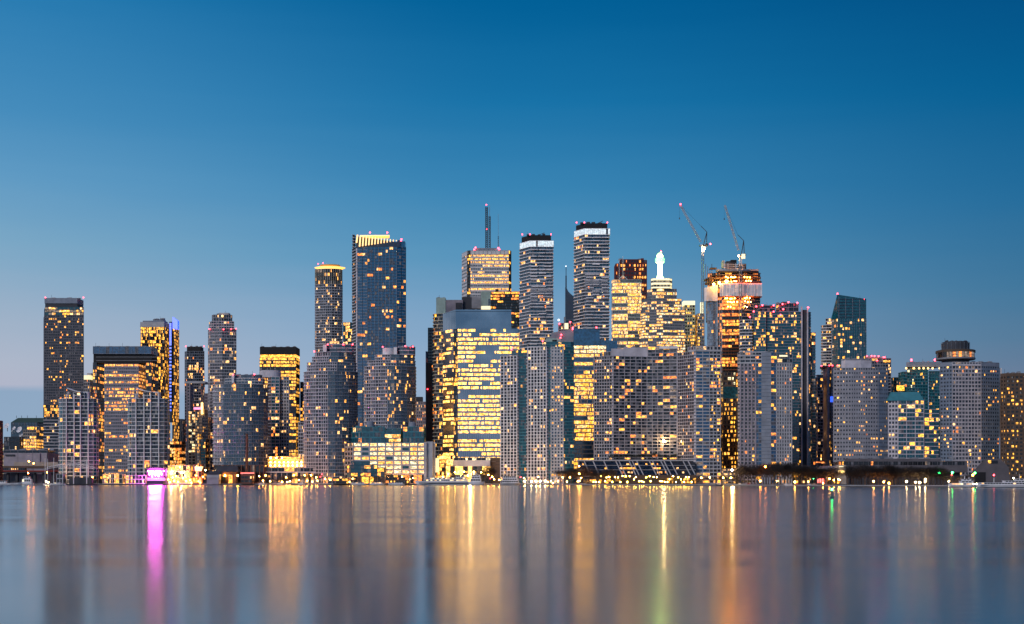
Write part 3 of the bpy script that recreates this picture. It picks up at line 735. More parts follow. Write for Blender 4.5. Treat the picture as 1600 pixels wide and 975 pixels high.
# O white bank tower with antennas
D = 2400
r = T_('bank_tower', 'white marble bank tower with lattice antennas on its roof', 760, D)
sO = sp(bay=3.2, pw=.7, pd=.2, sh=2.9, so=.35, wall='marble', slab='marble', pier='marble', glass='glass_grey', p=.75, mode='office', lits='yygw', cp=.3)
sOl = sp(bay=4, pw=.3, sh=3.2, so=.3, wall='marble', slab='marble', pier='marble', glass='glass_grey', p=.12, cp=.6)
sOd = sp(bay=4, pw=.2, sh=2.0, so=.1, wall='black', slab='black', pier='black', glass='glass_black', p=.4, lits='y')
block(r, [(721.5, 34), (729.5, 6), (730, 4), (735, 0), (795, 0), (799, 6)], 398, None, D, 5.2, [sOl, sOd, sOd, sO, sOd], 50)
block(r, [(721.5, 34), (729.5, 6), (730, 4), (735, 0), (795, 0), (799, 6)], 391.5, 398, D, None, [sp(sh=8, wall='marble', slab='marble', p=0, bay=20), sOd, sOd, sp(sh=9, so=.35, wall='marble', slab='marble', pier='marble', p=0, bay=8), sOd], 50)
solid(r, 'penthouse', (744, 776), 387.5, 391.5, D+10, 'steel', 20)
roofkit(r, 740, 782, 391.5, D, 20, 7, 4, 'steel')
def mast(px, y0, y1, w, lab, n, t=.5, mat='dark'):
    mr = root('antenna_mast', lab, 'antenna', (X(px, D), D+18, Z(y0, D))); x = X(px, D)
    mb = MB(); mb.lattice((x, D+18, Z(y0, D)), (x, D+18, Z(y1, D)), w, M[mat], n, t); mb.build('lattice', mr)
    return mr
m_ = mast(760, 390, 320.5, 3.6, 'thick dark lattice antenna mast, left of the pair on the white bank tower', 22, 1.3)
beacons(m_, [(760, 319.8), (760.8, 358)], D+16, 1.1)
m_ = mast(764.8, 390, 335, 3.0, 'second lattice antenna mast with a thin whip top on the white bank tower', 18, 1.1)
mb = MB(); mb.bar((X(764.8, D), D+18, Z(335, D)), (X(764.8, D), D+18, Z(318, D)), .8, M['steel']); mb.build('whip', m_)
m_ = mast(778.5, 390, 366, 1.4, 'thin antenna on the right side of the white bank tower roof', 9, .45)
mb = MB(); mb.bar((X(778.5, D), D+18, Z(366, D)), (X(778.2, D), D+18, Z(331, D)), .5, M['steel']); mb.build('whip', m_)
beacons(r, [(741, 390), (743, 387), (778.5, 387.5), (780, 389.5)], D+2, 1.5)
# P black tower
D = 2250
r = T_('office_tower', 'black tower with thin orange lit floors behind the mirrored office', 790, D)
block(r, (766, 812), 456, None, D, 4.6, sp(bay=3.2, pw=.3, sh=1.8, so=.15, wall='black', slab='black', pier='black', glass='glass_black', p=.38, mode='office', lits='yo'), 40)
solid(r, 'penthouse', (774, 779), 451.5, 456, D+5, 'black', 12)

# N mirrored office
D = 1720
r = T_('office_tower', 'wide mirrored office block glowing gold above the yacht, sky reflected at its top', 750, D)
def sN(p, so=.12): return sp(bay=2.9, pw=.12, pd=.1, sh=2.5, so=so, wall='bluegrey', slab='glass_mirror' if False else 'bluegrey', pier='bluegrey', glass='glass_mirror', cur='glass_mirror', bp=0, p=p, mode='office', lits='ywwwh')
M['mirror_band'] = M['glass_mirror']
sNa = sN(lambda t: .52 if t < .5 else .40 if t < .93 else .35); sNa['act'] = .86; sNa['lits'] = 'zzwyz'; sNa['slab'] = 'mirror_band'; sNa['wall'] = 'mirror_band'; sNa['so'] = .06
sNl = dict(sNa); sNl.update(p=.3); sNn = sp(bay=3, pw=.2, sh=1.2, so=.1, wall='dark', slab='dark', pier='dark', glass='glass_black', p=.75, lits='yg', mode='res')
sNn.update(so=.06)
block(r, [(692, 22), (709, 2), (709.3, 4), (714.7, 4), (715, 0), (811, 0)], 514, None, D, 6.9, [sNl, sp(p=0, bay=9, so=.06, sh=.2, pw=0, wall='mirror_band', slab='mirror_band', glass='glass_mirror'), sNn, sp(p=0, bay=9, so=.06, pw=0, sh=.2), sNa], 45)
sNt = sp(bay=5.8, pw=.08, pd=.06, sh=.3, so=.06, wall='mirror_band', slab='mirror_band', pier='bluegrey', glass='glass_mirror', cur='glass_mirror', bp=0, p=0)
block(r, [(692, 22), (712, 0), (799, 0)], 487, 514, D, 9, [sNt, sNt], 45)
mb = MB(); vp, _ = plan([(692, 22), (712, 0), (799, 0)], D, 45)
mb.prism(vp, Z(487, D), lambda x, y: Z(487, D)+.2+(2.6 if x > X(705, D) else 0), M['mirror_band']); mb.build('parapet', r)
# podium with shops
r = T_('retail_podium', 'brightly lit gold podium with shopfronts at the foot of the mirrored office', 740, 1660, 'building')
block(r, (695, 718), 716, None, 1690, 5, sp(bay=5, pw=.3, sh=.6, wall='brown', slab='cream', p=2, lits='zw'), 20)
solid(r, 'lit_screen', (680.5, 686), 716, 738, 1650, GLOW['cream'], 1)
block(r, (683, 712), 712, None, 1680, 6, sp(bay=6, pw=.3, sh=.8, wall='brown', slab='beige', p=2, lits='zg'), 16)
block(r, (709, 781), 715.5, 720, 1675, None, sp(bay=6, pw=.5, sh=.6, wall='bronze', slab='beige', pier='beige', p=.45, lits='wh'), 20)
solid(r, 'concrete_band', (707, 766), 719, 728.5, 1662, 'lilac', 14)
for a, b in (((700.5, 719.5), (703, 723.5)), ((703, 719.5), (700.5, 723.5))):
    mb = MB(); mb.bar((X(a[0], 1659), 1659, Z(a[1], 1659)), (X(b[0], 1659), 1659, Z(b[1], 1659)), .7, M['black']); mb.build('sign_letter', r)
mb = MB(); mb.bar((X(705, 1659), 1659, Z(719.5, 1659)), (X(705, 1659), 1659, Z(723.5, 1659)), .7, M['black']); mb.build('sign_letter', r)
solid(r, 'sign_box', (698.5, 707), 718, 725, 1660, GLOW['shop'], 2)
block(r, (695, 768), 728.5, None, 1664, 14, sp(bay=11, pw=1.6, pd=.8, sh=.5, wall='brown', slab='beige', pier='bronze', p=1.7, lits='z'), 14)
infill(766, 783, 716, 1668, 'dark brown windowless block right of the gold shopfronts', wall='brown', slab='brown', pier='brown', p=0, bay=20, pw=.5, sh=20)

# K terminal warehouse
D = 1630
r = T_('terminal_warehouse', 'long concrete terminal warehouse with teal glass storeys added on its roof', 600, D, 'building')
kc = sp(bay=10.1, pw=2.0, pd=.6, sh=2.2, so=.5, wall='concrete', slab='concrete', pier='concrete', glass='glass_teal', p=1.35, lits='gwwh', sub=1, cp=.2)
kl = sp(bay=9, pw=3.2, pd=.5, sh=2.4, so=.5, wall='beige', slab='beige', pier='beige', glass='glass_black', p=.1, lits='w')
poly, zt = block(r, [(530, 40), (551.5, 0), (666, 0)], 692.5, 742, D, 7.0, [kl, kc], 50, single=True)
block(r, (666, 680), 690.5, None, D-1, 7.0, sp(bay=12, pw=7.5, pd=.5, sh=2.2, so=.5, wall='concrete', slab='concrete', pier='concrete', glass='glass', p=.2, lits='w'), 50)
block(r, [(530, 40), (551.5, 0), (666, 0)], 742, None, D+2, None, [kl, sp(bay=10, pw=1.5, sh=.6, wall='concrete', slab='concrete', pier='concrete', p=.7, lits='gyo')], 46)
kt = sp(bay=5, pw=.4, pd=.3, sh=1.2, so=.25, wall='tealdark', slab='teal', pier='teal', glass='glass_teal', p=.18, lits='gwo', cp=.3)
block(r, [(540, 44), (566, 6), (601, 6)], 667, 692.3, D+1, 8.4, [kt, kt], 40)
block(r, (601, 630), 672, 692.3, D+8, 6.5, sp(bay=12, pw=.3, sh=1.3, wall='tealdark', slab='teal', pier='teal', glass='glass_teal', p=.7, mode='office', lits='gw'), 34)
block(r, (629.5, 665), 667, 692.3, D+4, 8.4, kt, 38)
for px, y, w in ((575, 657.5, 6), (641.5, 659, 6)):
    mb = MB(); rr_ = w*D/F; mb.lathe((X(px, D), D+26, Z(667, D)-1), [(rr_, 0), (rr_, Z(y, D)-Z(667, D)+1), (rr_*.8, Z(y, D)-Z(667, D)+1.6)], M['bluegrey'], 18); mb.build('roof_drum', r)
mb = MB()
for q in range(0, 8): mb.bar((X(600+q*4, D), D+12, Z(672, D)), (X(600+q*4, D), D+12, Z(669, D)), .4, M['teal'])
mb.bar((X(600, D), D+12, Z(669, D)), (X(628, D), D+12, Z(669, D)), .4, M['teal']); mb.build('railing', r, kind='stuff')
# projecting glass bays
gb = sp(bay=9.5, pw=.5, pd=.3, sh=.9, so=.4, wall='brown', slab='tealdark', pier='tealdark', glass='glass_teal', p=.8, lits='ygo', cp=.3)
block(r, [(542, 8), (548, 0), (590, 0)], 727, 745, D-14, 6.5, [gb, gb], 14)
block(r, [(548, 4), (553, 0), (578, 0)], 721, 727, D-10, None, [gb, gb], 10)
block(r, (589, 602), 731, 745, D-12, 6.5, gb, 12)
for l, rr in ((640, 647.5), (653, 660.5)): pass

# Q, R twin balcony towers
def twin(l, rr, yt, yc, label, dxc, D=1950):
    r = T_('condo_tower', label, (l+rr)/2, D, group='twin balcony towers with glowing glass crowns')
    sQ = sp(bay=4.6, pw=.5, pd=.3, sh=1.05, so=1.7, wall='dark', slab='white', pier='bluegrey', glass='glass_deep', p=.13, lits='wwgo', cp=.25)
    n = int((745-(yc+11))/5.05); z_top = yc+9.5
    poly, zt = block(r, [(l, 26), (l+17, 0), (rr-1, 1)], z_top, None, D, 5.05, [sQ, sQ], 34)
    # staggered balcony boxes
    RN2 = random.Random(int(l)); mb0 = MB(); mb0.box((0, 0, .65), (11, 2.4, 1.3), M['white']); me = mb0.data('balcony')
    for k in range(n):
        for q in range(3):
            if RN2.random() < .62:
                t = (q+RN2.uniform(.3, .7))/3; px = l+18+(rr-l-21)*t
                child('balcony', me, r, (X(px, D), D-.9, zt-(k+1)*(zt-GZ)/n+.02))
    block(r, [(l+1, 24), (l+17, 1), (rr-.5, 1)], yc, z_top, D, None, sp(bay=3, pw=.25, sh=.4, so=.2, wall='white', slab='white', pier='white', glass='glass', p=2.5, lits='c', sub=1), 34)
    block(r, [(l+4, 22), (l+18, 4), (rr-5, 4)], yt, yc, D+1, None, sp(bay=30, pw=.1, sh=30, so=.1, wall='black', slab='black', pier='black', p=0), 26)
    roofkit(r, l+10, rr-12, yt, D, 16, 4, 2.2, 'dark')
    mb = MB(); x = X(rr-18+dxc, D); mb.bar((x-6, D+14, Z(yt, D)+2), (x+3, D+14, Z(yt, D)+6), .8, M['dark']); mb.bar((x, D+14, Z(yt, D)), (x, D+14, Z(yt, D)+5), .7, M['dark']); mb.build('roof_davit', r)
    beacons(r, [(l+5, yt-1), (l+17, yt-1), (rr-5, yt-1)], D+8, .9)
twin(811, 866, 367, 376, 'left of the twin balcony towers with a glowing glass crown', 0)
twin(896, 954, 348.5, 357, 'right and taller of the twin balcony towers with a glowing glass crown', 4)
# spire
D = 2350
r = T_('spired_tower', 'dark tower with a curved sail roof and needle spire between the twin balcony towers', 890, D)
mb = MB(); pr = [(884, 446), (885.5, 450), (888, 455.5), (891, 458.5), (895, 462), (900, 465)]
pts = [(X(a, D), Z(y, D)) for a, y in pr]; zb = GZ
for (xa, za), (xb, zb_) in zip(pts, pts[1:]):
    mb.prism([(xa, D), (xb, D), (xb, D+26), (xa, D+26)], GZ, lambda x, y, xa=xa, xb=xb, za=za, zb_=zb_: za+(zb_-za)*(x-xa)/(xb-xa), M['navy'])
mb.build('sail_wall', r)
block(r, (884, 902), 500, None, D-2, 5, sp(bay=4, pw=.3, sh=1, wall='navy', slab='bluegrey', pier='tealdark', glass='glass_teal', p=.05), 20)
mb = MB(); mb.bar((X(884.7, D), D+6, Z(452, D)), (X(884.7, D), D+6, Z(430, D)), 2.4, M['navy']); mb.bar((X(884.7, D), D+6, Z(430, D)), (X(884.7, D), D+6, Z(416, D)), 1.2, M['navy']); mb.build('spire', r)
mb = MB(); mb.ball((X(884.5, D), D+6, Z(415.2, D)), 1.3, GLOW['white']); mb.build('spire_lamp', r)
solid(r, 'lower_block', (881, 886), 495, 745, D+3, 'bluegrey', 16)
r = infill(872, 896, 505, 2200, 'small pink lit block below the needle spire', wall='mauve', slab='mauve', pier='mauve', p=.2, bay=4, lits='dw', pw=1)
solid(r, 'lit_panel', (882, 888), 505, 514, 2197, GLOW['cream'], 2); beacons(r, [(874, 506), (891, 503), (895, 512)], 2195, 1.3)
mb = MB(); mb.ball((X(873, 2195), 2195, Z(500, 2195)), 2, GLOW['white']); mb.build('flood_lamp', r)
ORD = 'first second third fourth fifth sixth seventh eighth ninth tenth eleventh twelfth thirteenth fourteenth fifteenth sixteenth seventeenth eighteenth nineteenth twentieth'.split()
ORD += ['twenty-'+o for o in ORD[:9]]+['thirtieth']+['thirty-'+o for o in ORD[:9]]+['fortieth']
# S, S2 white grid condos with teal sides
D = 1650
grid = dict(bay=4.1, pw=1.15, pd=.7, sh=.8, so=.7, wall='dark', slab='white', pier='white', glass='glass', cp=.15)
tealw = dict(bay=4.2, pw=.3, pd=.2, sh=.8, so=.5, wall='tealdark', slab='teal', pier='tealdark', glass='glass_teal', cp=.2)
punch = dict(bay=3.6, pw=1.7, pd=.3, sh=1.7, so=.3, wall='concrete', slab='concrete', pier='concrete', glass='glass_deep', cp=.1)
r = T_('condo_tower', 'left and lower of the two white gridded condominiums with teal corners', 810, D)
block(r, [(781.5, 8), (808, 0), (811, 3), (822, 3), (825, 1)], 556, None, D, 5.05, [sp(**grid, p=.10, lits='gwwd'), sp(p=0, bay=9, pw=.5, sh=3, wall='white', slab='white'), sp(**tealw, p=.04), sp(**punch, p=.2, lits='w')], 30)
block(r, [(799, 14), (806, 5), (824, 5)], 547, 556, D+2, 5, [sp(**tealw, p=.1), sp(**tealw, p=.3, lits='yg')], 22)
solid(r, 'penthouse', (800, 808), 544.5, 549, D+12, 'palegreen', 8); beacons(r, [(801, 543.5), (799, 546)], D+4)
r = T_('condo_tower', 'right and taller of the two white gridded condominiums, with a broad teal side', 862, D)
block(r, [(824, 8), (854, 0), (857, 3), (861, 3), (880, 1), (897.5, 5)], 542, None, D-6, 5.05, [sp(**grid, p=.12, lits='gwwd'), sp(p=0, bay=9, pw=.5, sh=3, wall='white', slab='white'), sp(**tealw, p=.08, lits='g'), sp(**punch, p=.2, lits='gwy'), sp(**tealw, p=.22, lits='wgy')], 32)
block(r, [(847, 12), (853, 3), (892, 4), (897, 9)], 534, 542, D, 4.5, [sp(**tealw, p=.1), sp(**tealw, p=.3, lits='ywo'), sp(**tealw, p=.1)], 24)
solid(r, 'penthouse', (853, 876), 528.5, 535, D+6, 'palegreen', 14); solid(r, 'vent_panel', (863, 870), 531, 534, D+5.6, 'black', .5)
beacons(r, [(876, 527.5), (848, 533)], D+4)
# T blue slanted office
D = 1800
r = T_('office_tower', 'office block with plain blue slanted glass top and golden floors', 908, D)
sT = sp(bay=3, pw=.15, pd=.1, sh=1.6, so=.15, wall='navy', slab='bluegrey', pier='navy', glass='glass_blue', p=.75, mode='office', lits='yywg')
mb = MB(); yb_ = D+30
mb.prism([(X(862, D), D), (X(897, D), D), (X(897, D), yb_), (X(862, D), yb_)], Z(548, D), lambda x, y: Z(520-7*(x-X(862, D))/(X(897, D)-X(862, D)), D), M['bluegrey']); mb.build('plain_wall', r)
mb = MB(); mb.prism([(X(896, D), D-2), (X(937, D), D-2), (X(937, D), yb_), (X(896, D), yb_)], Z(540, D), lambda x, y: Z(513+2.5*(x-X(896, D))/(X(937, D)-X(896, D)), D), M['glass_blue']); mb.build('glass_top', r)
mb = MB(); mb.prism([(X(937, D), D), (X(965, D), D), (X(965, D), yb_), (X(937, D), yb_)], Z(560, D), lambda x, y: Z(531+2*(x-X(937, D))/30, D), M['glass_blue']); mb.build('glass_shoulder', r)
block(r, (866, 947), 540, 553, D-1, 6.5, sp(bay=3, pw=.1, pd=.1, sh=1.6, so=.1, wall='navy', slab='bluegrey', pier='navy', glass='glass_blue', p=.62, mode='office', lits='wh'), 32)
block(r, (884, 938), 553, None, D, 6.6, sT, 34)
mb = MB(); mb.bar((X(907, D), D+2, Z(512, D)), (X(929, D), D+2, Z(506.5, D)), .7, M['steel']); mb.build('roof_crane', r)
beacons(r, [(932, 511.5), (895, 514), (877, 523)], D-4, 1.1)
# V dark red, W cream, X stepped
D = 2500
r = T_('office_tower', 'dark red granite tower with orange dots behind the cream office tower', 985, D)
block(r, (959.5, 966), 412, None, D+6, 6.2, sp(bay=5, pw=1.8, sh=2.4, wall='darkred', slab='darkred', pier='darkred', glass='glass_black', p=.3, lits='o'), 40)
block(r, (966, 1010.5), 406.5, None, D, 6.2, sp(bay=5, pw=1.8, sh=3.2, wall='darkred', slab='darkred', pier='darkred', glass='glass_black', p=.42, lits='ogg'), 44)
solid(r, 'penthouse', (970, 998), 405, 407, D+6, 'darkred', 16); solid(r, 'roof_unit', (1001, 1006), 403.5, 407, D+6, 'darkred', 9)
D = 2200
r = T_('office_tower', 'cream gold office tower with a white roof truss before the dark red tower', 979, D)
sW = sp(bay=3.1, pw=.25, pd=.2, sh=1.5, so=.25, wall='concrete', slab='concrete', pier='concrete', glass='glass_grey', p=lambda t: .55 if t > .8 else .72, mode='office', lits='ywwg', cp=.4)
block(r, [(955.5, 16), (957, 2), (981, 0), (1002.5, 2)], 437, None, D, 5.4, [sW, sW, sW], 44)
mb = MB()
for a, b in (((966, 437), (974, 429)), ((982, 437), (974, 429)), ((974, 437), (974, 399)), ((968, 437), (968, 404)), ((970, 432), (979, 432))):
    mb.bar((X(a[0], D), D+8, Z(a[1], D)), (X(b[0], D), D+8, Z(b[1], D)), .7, M['white'])
mb.build('roof_truss', r)
D = 2000
r = T_('stepped_tower', 'stepped office tower crowned by a glowing green white finial', 1035, D)
def sX(p): return sp(bay=3.6, pw=.3, pd=.2, sh=1.7, so=.3, wall='grey', slab='grey', pier='bluegrey', glass='glass_grey', p=p, mode='office', lits='wwyhg', cp=.3)
steps = [(1011, 1057.5, 450, 466, .4, 8), (1003.5, 1065, 466, 484, .55, 5), (1000.5, 1070.5, 484, 520, .6, 2), (999, 1071, 520, None, .8, 0)]
for l, rr, y0, y1, p, dd in steps:
    block(r, [(l, 14+dd), (l+8, 3+dd), (l+14, 3+dd), (1026, dd), (1036, dd), (rr-20, 2+dd), (rr, 4+dd)], y0, y1, D, 4.6, [sX(p), sX(p*.4), sX(p*.7), sX(min(.9, p+.4)), sX(p*.7), sX(p)], 40)
block(r, [(1017, 10), (1021, 4), (1046, 4), (1050, 10)], 434.5, 450, D+3, 7.4, sp(bay=5, pw=1.6, pd=.4, sh=2.6, so=.4, wall='cream', slab='cream', pier='cream', glass='glass_black', cur='cream', cp=.3, p=.5, lits='h'), 26)
for y0, y1 in ((434.6, 437.4), (441.2, 444), (447.6, 449.8)): solid(r, 'lit_band', [(1017.5, 9), (1021, 3.2), (1046, 3.2), (1050, 9)], y0, y1, D+3, GLOW['cream'], 14)
cx = X(1033, D); zb = Z(434.5, D)
prof = [(6.6, 0), (5.6, 2), (4.2, 4.5), (3.5, 7), (3.1, 24), (3.2, 26.5)]
mb = MB(); mb.lathe((cx, D+16, zb), prof, GLOW['green'], 12); mb.build('glowing_column', r)
mb = MB(); mb.lathe((cx, D+16, zb+26.5), [(5.6, 0), (7.2, 1.2), (7.4, 6), (5.8, 8)], GLOW['halogreen'], 12); mb.build('glowing_drum', r)  # green emission of the drum paints the halo around the finial
mb = MB(); mb.lathe((cx, D+16, zb+34.5), [(3.2, 0), (4.4, 1), (4.4, 4), (3, 6), (1, 7)], GLOW['green'], 12); mb.build('glowing_cap', r)
beacons(r, [(1033, 392.8)], D+14, 1)
D = 2150
r = T_('office_tower', 'pale office tower with a floodlit white top beside the stepped tower', 1082, D)
block(r, (1066, 1086), 477, None, D, 5.2, sp(bay=4.2, pw=1.2, sh=2.2, wall='cream', slab='cream', pier='cream', glass='glass_black', p=.6, lits='yg'), 30)
block(r, (1086, 1101), 490, None, D, 5.2, sp(bay=3.8, pw=.8, sh=2.0, wall='cream', slab='concrete', pier='concrete', glass='glass_black', p=.75, lits='yg'), 30)
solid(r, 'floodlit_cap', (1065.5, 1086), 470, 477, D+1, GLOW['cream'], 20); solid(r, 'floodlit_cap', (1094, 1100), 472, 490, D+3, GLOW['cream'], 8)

# Z tower under construction
D = 1950
r = T_('unfinished_tower', 'unfinished tower with raw floor slabs, work lights and a pale wrap below its top', 1145, D)
zf = sp(bay=4.6, pw=.5, pd=.2, sh=1.0, so=1.2, wall='dark', slab='rust', pier='brown', glass='glass_black', p=.48, lits='ooyg', cp=.0, mode='office', sub=2)
zd = sp(bay=4.6, pw=.3, pd=.2, sh=.9, so=.3, wall='dark', slab='bluegrey', pier='dark', glass='glass_black', p=.12, lits='o', cp=.2)
vis = [(1102, 18), (1104, 10), (1121, 3), (1128, 0), (1159, -2), (1189, 6)]
zc = sp(bay=3, pw=.4, pd=.3, sh=.5, so=.3, wall='bluegrey', slab='bluegrey', pier='bluegrey', glass='glass_mirror', p=.02)
zo = sp(bay=3, pw=.8, sh=.9, so=.3, wall='brown', slab='rust', pier='steel', glass='glass_black', p=.9, lits='oo')
block(r, vis, 464, 500, D, 4.9, [zc, zc, zo, zf, zd], 36); block(r, vis[1:], 500, None, D, 4.9, [zc, zo, zf, zd], 36)
block(r, vis[1:], 426, 464, D+5, 6.3, [zo, zo, sp(bay=5, pw=.6, sh=1.1, so=1.5, wall='dark', slab='rust', pier='brown', glass='glass_black', p=.55, lits='oyg', cp=0)]*2, 30)
for k, (l, rr, y) in enumerate(((1100, 1189, 435), (1101, 1190.5, 440.5), (1108, 1188, 430), (1117, 1186, 425.5))):
    mb = MB(); poly, _ = plan([(l, 20), (l+4, 8), (1124, 1), (rr-28, -2), (rr, 5)], D-2, 34); mb.prism(poly, Z(y, D), Z(y, D)+1.3, M['dark' if k else 'brown']); mb.build('floor_deck', r)
mb = MB(); n = 24
for q in range(n):
    a = 1124+(1190-1124)*q/n; b = 1124+(1190-1124)*(q+.86)/n
    dd = lambda p: -5-3*math.sin(PI*(p-1124)/66)
    mb.prism([(X(a, D), D+dd(a)), (X(b, D), D+dd(b)-.6*(q % 2)), (X(b, D), D+dd(b)+.6), (X(a, D), D+dd(a)+.6)], Z(463.5, D), Z(444.5, D), M['white'])
    mb.build('wrap_panel', r); mb = MB()
solid(r, 'wrap_edge', [(1123, -4), (1157, -7.5), (1190.5, -3)], 443.3, 444.5, D, GLOW['tail'], 5); solid(r, 'wrap_edge', [(1123, -4), (1157, -7.5), (1190.5, -3)], 463.5, 464.8, D, 'rust', 5)
for q in range(5):
    a = 1101+q*4.2
    mb = MB(); mb.prism([(X(a, D), D+4), (X(a+3.8, D), D+2), (X(a+3.8, D), D+3), (X(a, D), D+5)], Z(470, D), Z(449-q*.9, D), M['white']); mb.build('wrap_panel', r)
for q in range(7):
    px = 1103+q*3.2+(q > 3)*38; x = X(px, D); mb = MB(); mb.bar((x, D+2, Z(445, D)), (x, D+2, Z(412+4*(q % 3), D)), .7, M['brown']); mb.build('climbing_frame', r)
for q, (l, rr, y0, y1, m) in enumerate(((1127, 1132, 407, 418, 'cream'), (1133, 1151, 408, 421, 'dark'), (1140, 1151, 406, 409, 'black'), (1152, 1166, 412, 421, 'brown'), (1118, 1186, 420.5, 423, 'concrete'), (1108, 1120, 418, 419.5, 'brown'))):
    solid(r, 'form_work', (l, rr), y0, y1, D+4-q, m, 12)
mb = MB()
for y in (413, 416, 419): mb.bar((X(1131, D), D-3, Z(y, D)), (X(1164, D), D-3, Z(y+1.4, D)), .5, M['white'])
for px in (1137, 1149, 1160): mb.bar((X(px, D), D-3, Z(421, D)), (X(px, D), D-3, Z(412, D)), .5, M['white'])
mb.build('guard_rail', r, kind='stuff')
for px, py, s_, g in ((1114.5, 445, 1.7, 'yellow'), (1123, 442.5, 1.6, 'yellow'), (1134, 440.5, 2.0, 'yellow')):
    mb = MB(); mb.ball((X(px, D), D-5, Z(py, D)), s_, GLOW[g]); mb.build('work_light', r)
lampb = MB(); lampb.ball((0, 0, 0), .8, GLOW['orange']); lme = lampb.data('work_light')
for row, (y, a, b) in enumerate(((434, 1134, 1152), (440.3, 1138, 1154), (433.6, 1163, 1174), (440, 1164, 1176), (467, 1132, 1150), (466, 1163, 1174), (473, 1136, 1154), (472, 1164, 1175), (480, 1137, 1146), (480, 1162, 1170))):
    n = int((b-a)/3.4)
    for q in range(n): child('work_light', lme, r, (X(a+(b-a)*q/n+RN.uniform(-1, 1), D), D-5, Z(y+RN.uniform(-.8, .8), D)))
# cranes
def crane(px, ytop, ybot, jib, afr, lab, lit, D=1930, cw=None):
    r = root('tower_crane', lab, 'crane', (X(px, D), D, Z(ybot, D)), 'luffing cranes over the unfinished tower')
    x = X(px, D); mb = MB(); mb.lattice((x, D, Z(ytop+14, D)), (x, D, Z(ytop, D)), 3.2, M['white'], 6, .55); mb.build('mast_head', r)
    mb = MB(); mb.lattice((x, D, Z(ybot, D)), (x, D, Z(ytop+14, D)), 3.2, M['steel'], 44, .5); mb.build('mast', r)
    mb = MB(); mb.box((x+1, D, Z(ytop-1.2, D)), (12, 4, 2.2), M['dark']); mb.box((x+6, D, Z(ytop-2.5, D)), (4, 3.4, 3.4), M['dark']); mb.build('machine_deck', r)
    mb = MB(); mb.box((x-2.6, D-2.6, Z(ytop-1, D)), (2.2, 2.2, 2.8), M['white']); mb.build('cab', r)
    j0 = (X(jib[0], D), D, Z(jib[1], D)); j1 = (X(jib[2], D), D, Z(jib[3], D))
    mb = MB(); mb.lattice(j0, j1, 2.2, M['concrete'], 22, .45); mb.build('jib', r)
    a0 = (X(afr[0], D), D, Z(afr[1], D)); mb = MB(); mb.bar((x+1, D-1, Z(ytop-2, D)), a0, 1.1, M['dark']); mb.bar((x+6, D+1, Z(ytop-2, D)), a0, .9, M['dark']); mb.build('a_frame', r)
    m_ = (j0[0]+(j1[0]-j0[0])*.55, D, j0[2]+(j1[2]-j0[2])*.55)
    mb = MB(); mb.bar(a0, (a0[0]-9, D, a0[2]+9), .7, M['dark']); mb.bar((a0[0]-9, D, a0[2]+9), j1, .22, M['dark']); mb.build('pendant_line', r)
    mb = MB(); h = (j1[0]-.8, D, j1[2]); mb.bar(h, (h[0], D, h[2]-20), .16, M['dark']); mb.box((h[0], D, h[2]-21), (1.2, 1.2, 2.4), M['dark']); mb.build('hook', r)
    for lx, ly, s_ in lit: mb = MB(); mb.ball((X(lx, D), D-3, Z(ly, D)), s_, GLOW['warmwhite']); mb.build('flood_lamp', r)
    return r
c1 = crane(1098, 385, 545, (1095, 378, 1062.5, 319.5), (1104.5, 362.5), 'left luffing crane with a red tip light and floodlit mast head', [(1099.5, 389.5, 1.5)])
beacons(c1, [(1063.5, 319), (1110, 381)], 1927, 1.2)
c2 = crane(1157, 401, 748, (1154, 391, 1132.5, 320.5), (1162, 376), 'right luffing crane rising through the unfinished tower with a bright work lamp', [(1153.5, 400.5, 1.1)])
mb = MB(); mb.box((X(1161.5, 1925), 1925, Z(400.5, 1925)), (5.4, 2, 7), GLOW['cream']); mb.build('lit_panel', c2)

# AA dark teal condo
D = 1760
r = T_('condo_tower', 'broad dark teal condominium with red roof lights and twin white fins', 1222, D)
aT = dict(bay=3.6, pw=.25, pd=.2, sh=.7, so=.8, wall='tealdark', slab='bluegrey', pier='tealdark', glass='glass_teal', cp=.12)
block(r, [(1175, 6), (1177, 0), (1197, -1), (1199, 3), (1262, 3), (1267.5, 9)], 487, None, D, 4.55, [sp(**aT, p=.1), sp(**aT, p=.26, lits='gy'), sp(p=0, bay=9, pw=.5, sh=.4, wall='concrete', slab='concrete'), sp(**aT, p=.17, lits='gyw'), sp(**aT, p=.25)], 34)
block(r, (1182, 1211), 477.5, 487, D+3, 5, sp(bay=8, pw=.4, sh=.8, wall='dark', slab='bluegrey', pier='dark', glass='glass_black', p=.03), 22)
block(r, (1212, 1248), 474, 487, D+5, 6, sp(bay=7, pw=.4, sh=.8, wall='mauve', slab='bluegrey', pier='bluegrey', glass='glass_black', p=.1, lits='d'), 22)
solid(r, 'penthouse', (1220, 1233), 471.5, 474, D+7, 'dark', 10)
for px in (1252.5, 1261.5):
    mb = MB(); x = X(px, D); mb.box((x, D-.8, (GZ+Z(479, D))/2), (1.5, 2.6, Z(479, D)-GZ), M['lilac']); mb.build('facade_fin', r, org=(x, D, GZ))
solid(r, 'fin_recess', (1253.5, 1260.8), 484, 745, D+1.5, 'dark', 2)
block(r, [(1155, 8), (1160, 1), (1176, 0)], 500, None, D-4, 4.9, sp(bay=4.4, pw=.3, sh=1.0, so=1.4, wall='dark', slab='white', pier='bluegrey', glass='glass_black', p=.33, lits='gwy', cp=.2), 26)
beacons(r, [(1172, 495), (1178, 486.5), (1182, 478.7), (1191.5, 477), (1209, 477.2), (1209, 486.8), (1223, 475), (1224, 483), (1220, 492), (1232, 472), (1246, 473.3), (1263, 480.3)], D-5, 1.15)
